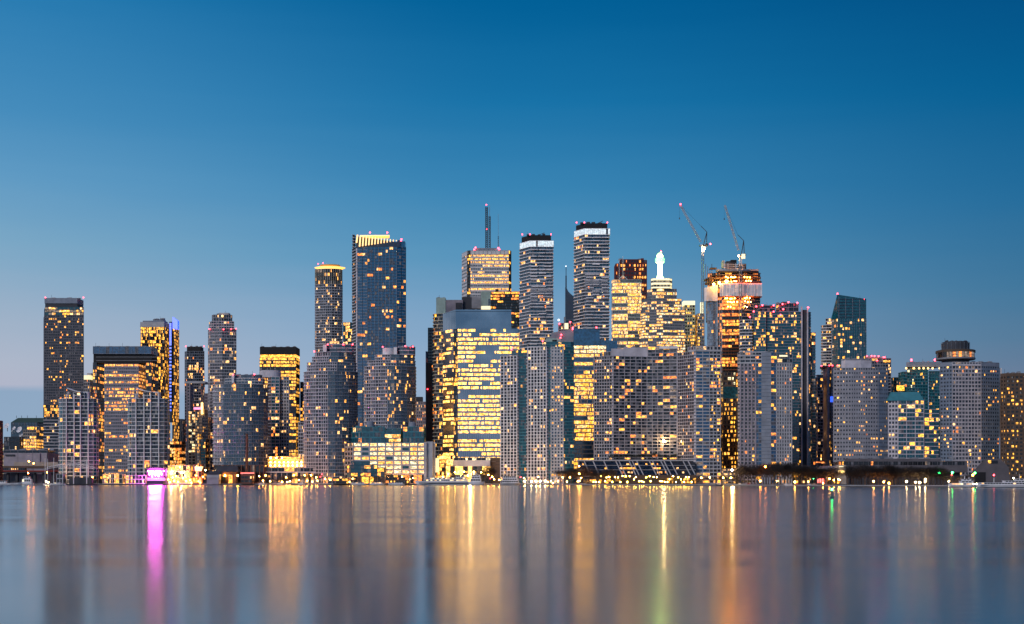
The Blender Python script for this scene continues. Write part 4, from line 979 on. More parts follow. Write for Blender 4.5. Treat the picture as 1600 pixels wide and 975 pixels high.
block(r, (1262, 1275), 520, None, D+12, 4.8, sp(**aT, p=.2), 22)
# gold behind
D = 1780
r = T_('office_building', 'brown building with square gold windows and a dark teal band, between two pale towers', 1141, D, 'building')
block(r, (1126, 1156), 623, None, D, 6.9, sp(bay=4.9, pw=1.7, sh=2.6, wall='brown', slab='bronze', pier='brown', glass='glass_black', p=.82, lits='yyg'), 24)
solid(r, 'wall', (1126, 1154), 604, 623, D+1, M['glass_teal'], 20)
block(r, (1126, 1150), 582, 604, D+2, 7, sp(bay=5, pw=1.5, sh=2.6, wall='brown', slab='bronze', pier='brown', p=.7, lits='hy'), 20)
# BB pale multi strip
D = 1640
r = T_('condo_tower', 'pale blue grey condominium with a blank central wall strip and small roof sign', 1197, D)
pB = sp(bay=3.6, pw=1.9, pd=.3, sh=1.5, so=.3, wall='concrete', slab='concrete', pier='concrete', glass='glass', p=.17, lits='yog', cp=.1)
pC = sp(bay=4.6, pw=1.9, pd=1.0, sh=1.6, so=.3, wall='dark', slab='mauve', pier='mauve', glass='glass_black', p=.12, lits='yo', cp=.1)
pT = sp(bay=7, pw=.4, pd=.2, sh=1.1, so=.25, wall='tealdark', slab='bluegrey', pier='bluegrey', glass='glass_blue', p=.33, lits='goy', cp=.4)
block(r, [(1152, 10), (1156, 2), (1180.5, 0), (1190, 0), (1205, -2), (1214, 0), (1238.5, 3)], 568, None, D, 5.7, [sp(p=0, bay=9, pw=.5, sh=3, wall='concrete', slab='concrete'), pC, pT, sp(bay=30, pw=.3, pd=.1, sh=6, so=.3, p=0, wall='bluegrey', slab='bluegrey', pier='bluegrey'), pT, pB], 32)
block(r, [(1152, 10), (1156, 2), (1180.5, 0), (1190, 0), (1205, -2), (1214, 0)], 551, 568, D, 5.7, [sp(p=0, bay=9, pw=.5, sh=3, wall='concrete', slab='concrete'), sp(bay=6, pw=.8, sh=2, wall='concrete', slab='concrete', pier='concrete', p=.55, lits='yog'), sp(bay=8, pw=.8, sh=2, wall='concrete', slab='concrete', pier='concrete', p=.8, lits='yo'), sp(bay=30, pw=.3, pd=.1, sh=6, so=.3, p=0, wall='bluegrey', slab='bluegrey', pier='bluegrey'), pT], 32)
block(r, [(1214, 0), (1238.5, 3)], 553.5, 568, D+1, 7, sp(bay=7, pw=.8, sh=1.8, wall='bluegrey', slab='bluegrey', pier='bluegrey', p=.3, lits='yw'), 28)
solid(r, 'penthouse', (1162, 1196), 549, 552, D+8, 'concrete', 16); solid(r, 'roof_sign', (1217.5, 1230.5), 554.8, 557.2, D-1.5, GLOW['cream'], 1)
# U big concave slab, U2
D = 1660
uF = dict(bay=8.2, sub=2, pw=.6, pd=.9, sh=.85, so=1.0, wall='dark', slab='slabgrey', pier='slabgrey', glass='glass_black', cp=.35)
uL = dict(bay=3.6, pw=.6, pd=.9, sh=.95, so=1.0, wall='dark', slab='slabgrey', pier='slabgrey', glass='glass_black', cp=.1)
r = T_('apartment_slab', 'very wide concrete apartment slab with balcony grid in front of the stepped tower', 993, D)
visU = [(927.5, 6), (940, 2), (956, -4), (958, -5), (985, 0), (1011, 4), (1036, 3), (1059, -2)]
block(r, visU, 557, None, D, 5.15, [sp(**uL, p=.14, lits='yoww')]*2+[sp(p=0, bay=9, pw=.5, sh=3, wall='lilac', slab='lilac')]+[sp(**uF, p=.24, lits='yogd')]*4, 34)
block(r, visU[1:3], 550, 557, D, None, sp(**uL, p=.4, lits='yo'), 30)
solid(r, 'penthouse', [(955, -3), (974, -1)], 545, 557, D, 'lilac', 24); solid(r, 'penthouse', [(974, -1), (988, 1), (1011, 4)], 543, 557, D+.5, 'lilac', 24)
block(r, [(1011, 3), (1036, 3), (1059, -2)], 541.5, 557, D, 5.15, [sp(**uF, p=.35, lits='oyd')]*2, 30)
solid(r, 'roof_edge', [(1030, 2), (1059, -3)], 541, 545, D-.6, 'white', 8)
mb = MB(); mb.ball((X(1037, D), D-3, Z(689.5, D)), 1.5, GLOW['warmwhite']); mb.build('flood_lamp', r)
D = 1632
r = T_('apartment_tower', 'concrete tower with fine grid side and wide blue window bands, right of the wide slab', 1093, D)
uR = sp(bay=7.6, pw=.8, pd=.5, sh=1.35, so=.5, wall='bluegrey', slab='concrete', pier='concrete', glass='glass_blue', p=.13, lits='yogd', cp=.3)
uRl = dict(uR); uRl.update(bay=5, glass='glass_black', p=.55, lits='yygo')
block(r, [(1058.5, 26), (1084, 2), (1087, 0), (1109, 1), (1127, 2)], 549, 722, D, 5.3, [sp(**uL, p=.14, lits='yow'), sp(p=0, bay=9, pw=.5, sh=3, wall='lilac', slab='lilac'), uR, uRl], 34)
block(r, [(1087, 0), (1109, 1), (1127, 2)], 722, None, D, 5.6, [uR, uRl], 34)
block(r, [(1075, 10), (1084, 2), (1087, 0), (1127, 2)], 541.5, 549, D, None, [sp(bay=5, pw=1.4, sh=2.4, wall='concrete', slab='concrete', pier='concrete', p=.1)]*3, 30)
solid(r, 'lower_wall', (1060, 1087), 722, 745, D+4, 'concrete', 10)

# CC slanted dark teal
D = 2000
r = T_('condo_tower', 'dark teal tower with a steep slanted glass top and red tip lights', 1328, D)
cT = dict(bay=3.6, pw=.3, pd=.2, sh=.8, so=.3, wall='tealdark', slab='tealdark', pier='bluegrey', glass='glass_teal', cp=.15)
block(r, [(1300, 10), (1309, 1), (1354, 0)], 498, None, D, 4.5, [sp(**cT, p=.15), sp(**cT, p=.15, lits='gyw')], 34)
mb = MB(); P0 = [(X(1301, D), D+9), (X(1308.5, D), D+1), (X(1353.5, D), D), (X(1353.5, D), D+32), (X(1305, D), D+32)]
mb.prism(P0, Z(498, D), lambda x, y: Z(460+7*(x-X(1308, D))/(X(1353, D)-X(1308, D)), D) if x > X(1306, D) else Z(497, D), M['glass_teal'], poly2=P0); mb.build('slanted_top', r)
for q in range(7):
    y = 467+q*4.6; mb = MB(); mb.prism([(X(1309, D), D-.3), (X(1353, D), D-.3), (X(1353, D), D+.5), (X(1309, D), D+.5)], Z(y+.8, D), Z(y, D)+0, M['navy']); mb.build('louvre', r)
for px in (1310.5, 1321, 1332, 1343):
    mb = MB(); mb.bar((X(px, D), D-.6, Z(498, D)), (X(px, D), D-.6, Z(463+(px-1308)*.16, D)), .5, M['bluegrey']); mb.build('glazing_bar', r)
beacons(r, [(1309, 458.8), (1350.5, 467.5)], D, 1.2)
r = T_('condo_tower', 'pale curved balcony tower tucked left of the slanted teal tower', 1292, 2040)
block(r, [(1282.5, 10), (1285, 3), (1291, 0), (1301, 0)], 508, None, 2040, 4.6, sp(bay=4, pw=.3, sh=1.2, so=1.3, wall='bluegrey', slab='white', pier='concrete', glass='glass', p=.2, lits='wg', cp=.3), 24)
block(r, [(1290, 3), (1300, 2)], 497.5, 508, 2042, 5, sp(bay=4, pw=.4, sh=1.4, wall='concrete', slab='white', p=.7, lits='gw'), 14)
# DD
D = 1860
r = T_('condo_tower', 'brown grey tower with lit balconies left of the large rounded hotel', 1288, D)
block(r, [(1275, 8), (1277, 0), (1287, 0)], 586, None, D, 5.0, sp(bay=3.2, pw=.4, sh=1.1, so=.9, wall='mauve', slab='mauve', pier='mauve', glass='glass', p=.35, lits='wdg', cp=.2), 22)
solid(r, 'wall', (1286, 1293), 573, 745, D-2, 'mauve', 26)
block(r, (1293, 1304), 574, None, D, 5.0, sp(bay=3.6, pw=.4, sh=1.1, so=.5, wall='bluegrey', slab='mauve', pier='mauve', glass='glass_deep', p=.22, lits='yw', cp=.2), 22)
solid(r, 'roof_cap', (1281, 1303), 571.5, 575, D+2, 'dark', 20)
mb = MB(); mb.box((X(1299.5, D-2), D-2, Z(624, D)), (4, 1, 8), GLOW['blue']); mb.build('blue_screen', r)
beacons(r, [(1284, 571.5), (1296, 571), (1301, 571), (1309, 571)], D-2)
infill(1268, 1279, 590, 2100, 'narrow dark tower seen in the gap right of the twin finned teal condominium', wall='dark', slab='navy', pier='dark', p=.15, bay=3.4, lits='yw')
# EE rounded hotel
D = 1700
r = T_('hotel_tower', 'large rounded pale hotel with small square windows and an octagonal penthouse', 1345, D)
hE = sp(bay=3.35, pw=1.75, pd=.25, sh=3.1, so=.25, wall='hotel', slab='hotel', pier='hotel', glass='glass', p=.19, lits='yywo', cp=.05)
hT = sp(bay=3.35, pw=1.75, pd=.25, sh=3.1, so=.25, wall='hotel', slab='hotelblue', pier='hotelblue', glass='glass', p=.19, lits='yyw', cp=.05)
block(r, [(1302.5, 8), (1312, 3), (1330, 0), (1352, 0), (1372, 3), (1387.5, 9)], 575, 722, D, 6.45, [hE, hE, hE, hE, hT], 34)
block(r, [(1314.5, 12), (1321, 5), (1345, 5), (1361.5, 9)], 561, 575, D+2, None, sp(bay=30, pw=.2, sh=60, wall='lilac', slab='lilac', pier='lilac', p=0), 24)
block(r, (1303, 1388), 722, None, D+4, 8, sp(bay=9, pw=2, sh=2.4, wall='mauve', slab='mauve', pier='mauve', p=.15, lits='o'), 26)
r = T_('condo_tower', 'dark condominium with red roof lights half hidden behind the rounded hotel', 1372, 1850)
block(r, (1350, 1392.5), 560, None, 1850, 4.8, sp(bay=4, pw=.4, sh=1.1, wall='dark', slab='bluegrey', pier='mauve', glass='glass', p=.15, lits='yw', cp=.2), 26)
solid(r, 'penthouse', (1353, 1378), 557.5, 560, 1853, 'grey', 14)
beacons(r, [(1355, 556.5), (1362, 556), (1367, 556.3), (1373, 556.5), (1381, 558), (1383, 558), (1371, 563)], 1848, 1.0)
solid(r, 'lit_corner', (1380, 1391), 563, 566, 1849, LIT['g'], 1)
# GG
D = 1850
r = T_('condo_tower', 'teal condominium with a row of lamps under its cap, behind the gridded teal block', 1445, D)
gT = dict(bay=4, pw=.35, pd=.3, sh=1.0, so=.8, wall='tealdark', slab='teal', pier='teal', glass='glass_teal', cp=.2)
block(r, (1403, 1418), 581, None, D, 4.8, sp(**gT, p=.12), 26)
block(r, [(1417, 4), (1421, 0), (1451, 0)], 573, None, D-2, 4.8, sp(**gT, p=.16, lits='ghy'), 30)
block(r, [(1451, 3), (1470, 3)], 580, None, D-1, 4.8, sp(**gT, p=.28, lits='ghy'), 30)
solid(r, 'roof_cap', [(1416, 0), (1421, -4), (1470, -4)], 566, 573.5, D-2, 'bluegrey', 24)
for px in (1413, 1425, 1433, 1440, 1447, 1454, 1465):
    mb = MB(); mb.ball((X(px, D), D-9, Z(576.3, D)), 1.5, GLOW['soffit']); mb.build('soffit_lamp', r)
for px, py in ((1424.5, 562.5), (1461.5, 562.3)):
    mb = MB(); mb.bar((X(px, D), D-2, Z(566, D)), (X(px, D), D-2, Z(563, D)), .4, M['dark']); mb.build('beacon_post', r)
beacons(r, [(1424.5, 562.5), (1461.5, 562.3)], D-3, 1.6)
r = T_('condo_tower', 'lower teal glass building with one glowing gold room left of the lamp capped condominium', 1400, 1900)
block(r, (1390, 1406), 590, None, 1900, 5, sp(**gT, p=.15), 20); solid(r, 'lit_room', (1401, 1413), 602, 610, 1846, LIT['y'], 2)
# HH
D = 1700
r = T_('condo_block', 'front teal block with white window grid and sloped teal roof', 1430, D, 'building')
hG = sp(bay=10.5, pw=.8, pd=.3, sh=1.2, so=.3, wall='tealdark', slab='lilac', pier='lilac', glass='glass_teal', p=.34, lits='yygw', sub=3, cp=.25)
hW = sp(bay=4.2, pw=1.4, pd=.3, sh=2.3, so=.3, wall='lilac', slab='lilac', pier='lilac', glass='glass', p=.15, lits='yw')
block(r, [(1388, 3), (1403, 0), (1444, 0)], 626, None, D, 6.4, [hW, hG], 28)
block(r, [(1444, 1), (1467, 5)], 640, None, D+1, 6.4, sp(bay=7, pw=.5, pd=.3, sh=1.0, so=.4, wall='tealdark', slab='lilac', pier='tealdark', glass='glass_teal', p=.34, lits='yyg', sub=2), 26)
mb = MB(); P0 = [(X(1387, D), D-.5), (X(1444, D), D-.5), (X(1444, D), D+26), (X(1387, D), D+26)]; P2 = [(X(1395, D), D+6), (X(1438, D), D+6), (X(1438, D), D+20), (X(1395, D), D+20)]
mb.prism(P0, Z(626, D), Z(612, D), M['teal'], poly2=P2); mb.build('sloped_roof', r)
# II hotel with revolving restaurant
D = 1700
r = T_('hotel_tower', 'wide hotel with a round revolving restaurant on its roof', 1515, D)
def iS(w, p, cp=.05): return sp(bay=3.75, pw=1.6, pd=.3, sh=2.6, so=.3, wall=w, slab=w, pier=w, glass='glass', p=p, lits='yow', cp=cp)
iM = sp(bay=4.1, pw=1.1, pd=.5, sh=1.9, so=.5, wall='slabgrey', slab='slabgrey', pier='slabgrey', glass='glass', p=.16, lits='ddoyw', cp=.45)
block(r, [(1468.5, 10), (1488, 0), (1533, 0), (1561.5, 12)], 572, None, D, 6.0, [iS('hotelblue', .14), iM, iS('hotelblue', .08)], 36)
block(r, [(1468.5, 10), (1488, 0), (1533, 0), (1561.5, 12)], 566, 572, D, None, [sp(bay=9, pw=.3, sh=60, so=.35, wall='bluegrey', slab='bluegrey', p=0), sp(bay=3.8, pw=.8, sh=2.6, wall='lilac', slab='lilac', pier='lilac', glass='glass_grey', p=.3, lits='d'), sp(bay=9, pw=.3, sh=60, so=.35, wall='bluegrey', slab='bluegrey', p=0)], 36)
cx = X(1501, D); cy = D+20; k = D/F
mb = MB(); mb.lathe((cx, cy, Z(566, D)), [(21*k, 0), (21*k, 5.2)], M['dark'], 32); mb.build('restaurant_stem', r)
mb = MB(); mb.lathe((cx, cy, Z(560.5, D)), [(29.5*k, 0), (30*k, .6), (30*k, 2.2), (29.6*k, 2.2)], M['grey'], 40); mb.lathe((cx, cy, Z(549.5, D)), [(30*k, 0), (30*k, 3.0), (29*k, 3.4)], M['bronze'], 40); mb.build('restaurant_ring', r)
for q in range(40):
    a0, a1 = 2*PI*q/40, 2*PI*(q+.9)/40; mb = MB(); rr_ = 29*k
    pts = [(cx+rr_*math.cos(a), cy+rr_*math.sin(a)) for a in (a0, a1)]
    z1, z2 = Z(558.4, D), Z(549.5, D)
    fr = math.sin((a0+a1)/2) < 0
    px_ = 800+F*pts[0][0]/pts[0][1]
    lit = 1476 < px_ < 1522
    mb.face([(pts[0][0], pts[0][1], z1), (pts[1][0], pts[1][1], z1), (pts[1][0], pts[1][1], z2), (pts[0][0], pts[0][1], z2)], (LIT['o'] if RN.random() < .4 else LIT['d']) if lit else M['glass_black'])
    mb.build('restaurant_window', r)
mb = MB(); mb.lathe((cx, cy, Z(558.5, D)), [(28.4*k, 0), (28.4*k, 8)], M['dark'], 32); mb.build('restaurant_core', r)
mb = MB(); mb.lathe((cx, cy, Z(546.5, D)), [(20.5*k, 0), (21*k, 10), (19.5*k, 10.2), (19.5*k, 12.2)], M['dark'], 32); mb.build('machine_drum', r)
for q in range(20):
    a = 2*PI*q/20; mb = MB(); mb.bar((cx+21.3*k*math.cos(a), cy+21.3*k*math.sin(a), Z(546, D)), (cx+21.3*k*math.cos(a), cy+21.3*k*math.sin(a), Z(533+RN.uniform(-1.5, 1), D)), .45, M['steel']); mb.build('drum_fin', r)
roofkit(r, 1484, 1519, 532, D, 40, 5, 1.6, 'dark')
solid(r, 'white_pier', (1561, 1563.2), 575, 682, D+14, 'marble', 2)
# JJ brown
D = 1660
r = T_('office_tower', 'dark brown tower with bright gold windows cut off by the right edge', 1590, D)
jj = sp(bay=5.2, pw=2.3, pd=.4, sh=2.5, so=.4, wall='brown', slab='brown', pier='brown', glass='glass_black', p=.5, lits='yyyg', cp=.05)
block(r, [(1563.5, 8), (1572, 0), (1640, -4)], 588, None, D, 6.1, [jj, jj], 34)
solid(r, 'roof_cap', [(1563, 8), (1572, 0), (1640, -4)], 583, 588, D, 'brown', 34)

# ------------------------------------------------------------ low buildings by the water
D = 1570
r = T_('convention_podium', 'long low hotel podium with an orange lit window strip behind the dark trees', 1430, D, 'building')
block(r, (1308, 1512), 721, 728, D, None, sp(bay=6, pw=.5, pd=.3, sh=1.0, so=.6, wall='podium', slab='podium', pier='podium', glass='glass_black', p=.22, lits='oyd', cp=.1), 30)
solid(r, 'wall', (1308, 1512), 728, 738, D-2, 'podium', 30); solid(r, 'wall', (1312, 1500), 738, 757, D+4, 'dark', 24)
solid(r, 'roof', (1320, 1470), 716.5, 721, D+10, 'podium', 26)
D = 1420
r = T_('concrete_hall', 'angular blank concrete hall with sloping sides at the foot of the wide hotel', 1540, D, 'building')
vy = [(1509, 748), (1531, 725), (1540, 716.5), (1563, 716.5), (1576, 730), (1579, 757)]
mb = MB(); fr = [(X(p, D), Z(y, D)) for p, y in vy]; fr = [(X(1509, D), GZ)]+fr; n = len(fr)
a = [(x, D, z) for x, z in fr]; b = [(x*(D+30)/D if x > 0 else x, D+30, z) for x, z in fr]
mb.face(a[::-1], M['podium']); mb.face(b, M['podium'])
for i in range(n): mb.face([a[i], a[(i+1) % n], b[(i+1) % n], b[i]], M['podium'])
mb.build('wall', r)
mb = MB(); mb.prism([(X(1528, D), D-.4), (X(1540, D), D-.4), (X(1540, D), D), (X(1522, D), D)], GZ, lambda x, y: Z(742, D)+3, M['black']); mb.build('opening', r)
solid(r, 'window', (1544, 1546.5), 719.5, 723.5, D-.6, LIT['y'], .5); solid(r, 'window', (1548, 1559), 719.5, 724, D-.5, M['glass_black'], .4)
D = 1560
r = T_('kiosk_building', 'small pale block with two glowing signs among the dark trees', 1316, D, 'building')
solid(r, 'wall', [(1306, 2), (1322, 0), (1327, 5)], 726.5, 757, D, 'beige', 16); solid(r, 'wall', (1280, 1306), 728, 741, D+8, 'mauve', 16)
solid(r, 'sign', (1311, 1318), 728.2, 729.8, D-.8, GLOW['cream'], .6)
for q in range(4): solid(r, 'sign_letter', (1309+q*2.4, 1311+q*2.4), 735, 738.6, D-.8, GLOW['shop'], .5)
for k, (x0, wd) in enumerate(((1275, 13), (1283, 6))): solid(r, 'lamp_canopy', (x0, x0+wd), 721.5+k, 723+k, D+2, LIT['o'], 3)
# terraced greenhouse-like podium
D = 1618
r = T_('terraced_podium', 'low terraced glass building with slanting white ribs below the very wide slab', 990, D, 'building')
mb = MB(); zt, zb2 = Z(719.5, D), GZ
for (l, rr) in ((905, 1088),):
    mb.face([(X(l, D), D-2, Z(742, D)), (X(rr, D), D-2, Z(742, D)), (X(rr, D+18), D+18, zt), (X(l, D+18), D+18, zt)], M['glass'])
    mb.face([(X(l, D), D-2, GZ), (X(rr, D), D-2, GZ), (X(rr, D), D-2, Z(742, D)), (X(l, D), D-2, Z(742, D))], M['brown'])
    mb.prism([(X(l, D), D+18), (X(rr, D), D+18), (X(rr, D), D+40), (X(l, D), D+40)], GZ, zt, M['grey'])
mb.build('glazed_slope', r)
mb = MB(); mb.box(((X(905, D)+X(1088, D))/2, D+18, zt+.3), (X(1088, D)-X(905, D)+4, 2.4, 1.5), M['concrete']); mb.build('roof_edge', r)
for px in (914, 928, 945, 964, 969, 985, 990, 997, 1017, 1022, 1035, 1040, 1050, 1070, 1078):
    mb = MB(); mb.bar((X(px, D), D+16, Z(720.5, D)), (X(px+8, D), D-3, Z(742, D)), 1.0, M['concrete']); mb.build('sloping_rib', r)
for y in (727, 734):
    t = (742-y)/22.5; mb = MB(); mb.bar((X(905, D), D-2.6+20*t, Z(y, D)), (X(1088, D), D-2.6+20*t, Z(y, D)), .7, M['grey']); mb.build('transom', r)
RNl = random.Random(5)
for k in range(44):
    px = RNl.choice([RNl.uniform(966, 990), RNl.uniform(1018, 1032), RNl.uniform(910, 1080), RNl.uniform(966, 992)]); row = RNl.choice([0, 1, 1, 2]); y = 724.6+row*6.6; t = (742-y)/22.5
    mb = MB(); w = RNl.uniform(1.6, 5); dd = D-3+20*t
    mb.face([(X(px, D), dd-.7, Z(y+1.6, D)), (X(px+w, D), dd-.7, Z(y+1.6, D)), (X(px+w, D), dd+.2, Z(y-1, D)), (X(px, D), dd+.2, Z(y-1, D))], LIT[RNl.choice('ywgo')]); mb.build('window', r)
solid(r, 'planter', (952, 1065), 717.5, 719.3, D+21, 'dark', 13)
infill(903, 930, 744.5, 1612, 'small pale quay pavilion with a dark door slot, right of the grid condominiums', wall='concrete', slab='concrete', pier='concrete', p=0, bay=14, pw=1.5, sh=1, pitch=14)
# front row of small buildings
def low(l, rr, y, D, label, wall='brown', p=.7, lits='ygo', bay=5, sh=1.2, **k):
    r = bld('quayside_building', label, 'building', (l+rr)/2, D)
    block(r, (l, rr), y, None, D, k.pop('pitch', 6), sp(wall=wall, slab=k.pop('slab', wall), pier=wall, p=p, lits=lits, bay=bay, sh=sh, pw=.7, glass='glass_black', **k), 12)
    return r
r = low(262, 301, 727.5, 1625, 'beige glazed hall glowing yellow right of the pink stage lights', 'beige', 1.0, 'ygg', 5, 1.2, pitch=9)
r = low(301, 319, 726.5, 1622, 'red framed shopfront with a lit arch beside the glowing hall', 'rust', .7, 'oyw', 4, 1.4, pitch=9)
mb = MB(); D = 1620; mb.prism([(X(305, D), D), (X(314, D), D), (X(314, D), D+2), (X(305, D), D+2)], Z(736, D), Z(729, D), GLOW['shop'], poly2=[(X(304, D), D), (X(317, D), D), (X(317, D), D+2), (X(304, D), D+2)]); mb.build('lit_sign', r)
def gable(l, rr, y0, y1, D, label, wall, roof, wins):
    r = bld('gabled_house', label, 'house', (l+rr)/2, D); mb = MB()
    solid(r, 'wall', (l, rr), y1, 757, D, wall, 12)
    xa, xb = X(l-1, D), X(rr+1, D); P = [(xa, D-1), (xb, D-1), (xb, D+13), (xa, D+13)]; m = D+6
    mb.prism(P, Z(y1, D), Z(y0, D), M[roof], poly2=[(xa+3, m-.3), (xb-3, m-.3), (xb-3, m+.3), (xa+3, m+.3)]); mb.build('roof', r)
    for q, (a, b, c, d_, mt) in enumerate(wins): solid(r, 'window', (a, b), c, d_, D-.3, mt, .2)
    return r
gable(323, 345, 736, 741, 1610, 'dark gabled boathouse with a pale banner left of the two quay lamps', 'mauve', 'dark', [(323, 343, 742, 746, M['concrete'])])
gable(337, 372, 728, 737, 1625, 'brick warehouse with dark pitched roof and a glowing yellow doorway', 'brick', 'dark', [(357, 363, 742, 755, LIT['g']), (346, 352, 745, 752, M['glass'])])
r = low(376, 397, 738, 1612, 'low dark red shed with a bright red lit fascia under the chimney', 'brick', .15, 'w', 5, 2)
solid(r, 'lit_fascia', (376, 397), 738.5, 740, 1611, GLOW['tail'], .8)
r = low(160, 196, 741, 1615, 'waterfront restaurant with a terrace full of warm lamps left of the pink stage', 'cream', .9, 'ygw', 4, 1.0, pitch=7)
low(196, 232, 743, 1613, 'low lit pavilion behind the restaurant terrace lamps', 'lilac', .85, 'ygw', 4, 1.0, pitch=7)
low(1128, 1150, 733, 1622, 'small floodlit building with glowing horizontal bands at the bright star lamp', 'beige', .9, 'wwy', 6, 1.0, pitch=3.4)
low(1040, 1088, 747, 1606, 'quayside cafe glowing gold between the terraced building and the trees', 'bronze', .85, 'yyg', 4, .8, pitch=5)
low(915, 972, 749, 1604, 'long low arcade of gold lamps below the bare trees', 'bronze', .7, 'yg', 4, .8, pitch=4)
low(520, 546, 748, 1612, 'small dark quay pavilion with strings of gold lights left of the terminal warehouse', 'brown', .8, 'yo', 4, .8, pitch=5)
low(602, 640, 746, 1608, 'low waterside cafe with orange awning lights before the terminal warehouse', 'brown', .85, 'yo', 4, 1.2, pitch=5)
low(1293, 1313, 748, 1560, 'small yellow lit kiosk right of the red lit awning', 'bronze', .95, 'y', 4, .8, pitch=5)
r = low(1276, 1292, 748, 1562, 'small building with a round red lit awning among dark trees', 'mauve', .2, 'o', 6, 1.5, pitch=6)
mb = MB(); mb.lathe((X(1283, 1560), 1560, Z(754, 1560)), [(4.5, 0), (4.5, 3), (2.6, 5)], GLOW['tail'], 16); mb.build('red_awning', r)
# elevated expressway at the far left
D = 1740
r = T_('elevated_expressway', 'elevated expressway deck with tail-light trails painted as a red parapet at the far left', 46, D, 'bridge')
solid(r, 'deck', (-20, 92), 736.5, 739, D, 'dark', 16)
mb = MB(); mb.box(((X(-20, D)+X(92, D))/2, D-.6, Z(736, D)), (X(92, D)-X(-20, D), .4, 1.3), M['red']); mb.build('parapet', r)  # red paint in place of the light trails of passing cars
for q in range(7): solid(r, 'bridge_pier', (-4+q*14, -2.4+q*14), 739, 757, D+4, 'dark', 4)
block(r, (4, 42), 731.5, 735, D+8, None, sp(bay=2.8, pw=.8, sh=.8, wall='dark', slab='dark', pier='dark', p=.85, lits='wg'), 8)
# parked and passing cars
def car_proto(col, lab, x, D, z, rz=0):
    r = root('parked_car', lab, 'car', (x, D, z), 'cars on the quay road')
    mb = MB(); mb.prism([(x-2.2, D-.9), (x+2.2, D-.9), (x+2.2, D+.9), (x-2.2, D+.9)], z+.35, z+.9, M[col]); mb.prism([(x-1.4, D-.8), (x+1.3, D-.8), (x+1.3, D+.8), (x-1.4, D+.8)], z+.9, z+1.45, M[col], poly2=[(x-.8, D-.7), (x+.9, D-.7), (x+.9, D+.7), (x-.8, D+.7)]); mb.build('body', r)
    for sx in (-1.4, 1.4):
        mb = MB(); n = 10
        pts = [(x+sx+.35*math.cos(2*PI*i/n), D-.92, z+.35+.35*math.sin(2*PI*i/n)) for i in range(n)]; p2 = [(a, D+.92, c) for a, b, c in pts]
        mb.face(pts, M['black']); mb.face(p2[::-1], M['black'])
        for i in range(n): mb.face([pts[i], p2[i], p2[(i+1) % n], pts[(i+1) % n]], M['black'])
        mb.build('wheel', r)
    mb = MB(); mb.box((x+2.2, D, z+.7), (.15, 1.5, .25), GLOW['tail']); mb.build('tail_light', r)
    return r
cl = [('white', 'white'), ('dark', 'dark'), ('red', 'red'), ('grey', 'grey')]
for k, px in enumerate((1150, 1156, 1163, 1170, 1176, 1228, 1234, 1247, 1254, 1264, 1272)):
    c_ = cl[(k*3+1) % 4]; Dq = qd(px)+4
    side = 'near the orange lamp' if px < 1200 else 'below the arched trees' if px < 1240 else 'right of the yellow green lamp'
    car_proto(c_[0], '%s car parked on the quay %s, %s car there' % (c_[1], side, ['first', 'second', 'third', 'fourth', 'fifth', 'left', 'right', 'first', 'second', 'third', 'last'][k]), X(px, Dq), Dq, GZ)

# ------------------------------------------------------------ lamps
def lamp(px, y, col, rad, label, group, hang=False, D=None):
    rad = rad*.72; D = D or qd(px)+3+RN.uniform(0, 5); x = X(px, D); z = max(Z(y, D), GZ+1.2)
    r = root('street_lamp', label, 'street lamp', (x, D, GZ), group)
    mb = MB(); mb.bar((x, D, GZ), (x, D, z-rad*.6), .22, M['dark']); mb.lathe((x, D, GZ), [(.35, 0), (.25, .6)], M['dark'], 8); mb.build('post', r)
    mb = MB(); mb.ball((x, D, z), rad, GLOW[col]); mb.build('lamp_head', r, org=(x, D, z))
    return r
WG = 'warm quay lamps'
def many(lst, col, rad, label, group=WG):
    for k, (px, y) in enumerate(sorted(lst)): lamp(px, y, col, rad, label+(', %s from the left' % ORD[k] if len(lst) > 1 else ''), group)
many([(45, 721), (52.5, 724), (44, 739), (74, 738), (144.5, 746)], 'orange', 1.1, 'orange street lamp on the far left shore')
many([(72, 752), (75.5, 754), (103, 750), (93, 749), (138, 753), (97, 752)], 'warmwhite', .8, 'warm white quay lamp by the masts at the left')
many([(163, 749), (168, 752), (172, 747), (177, 750), (182, 748), (186, 753), (190, 750), (197.5, 754), (203, 749), (206, 751), (211, 746), (214, 750), (166, 754), (193, 747)], 'warm', .8, 'small warm lamp on the restaurant terrace left of the pink stage')
many([(267.5, 738.5), (283.5, 738.5)], 'star', 1.15, 'dazzling white gold flood lamp right of the pink stage lights')
many([(263, 749), (270, 746), (275, 744), (281, 730), (278, 753), (286, 747), (291, 752), (297, 750), (299, 754), (272, 751), (265, 753), (289, 743)], 'yellow', .9, 'gold lamp in the cluster right of the pink stage')
many([(306, 743), (310, 752), (313, 754), (314, 749), (317, 745)], 'orange', .9, 'red orange lamp at the red framed shopfront')
many([(321, 735), (327, 746)], 'warmwhite', .7, 'pale lamp by the dark gabled boathouse')
lamp(351.5, 743, 'yellow', 1.3, 'left of the two yellow globe lamps before the brick warehouse', WG)
lamp(371.5, 743, 'yellow', 1.3, 'right of the two yellow globe lamps before the brick warehouse', WG)
many([(405, 744), (411, 751), (415, 743), (422, 752), (441, 753), (447, 746), (459, 742.5), (453, 752), (476, 742.5), (486, 742.5), (494, 746), (480, 751), (488, 752.5), (496, 751), (508, 748), (516, 750), (467, 750), (449, 753)], 'warm', .9, 'warm lamp among small trees on the beige podium quay')
many([(500.5, 745), (507, 748.5), (503, 741)], 'red', 1.0, 'red lamp at the right end of the beige podium quay', 'red signal lamps')
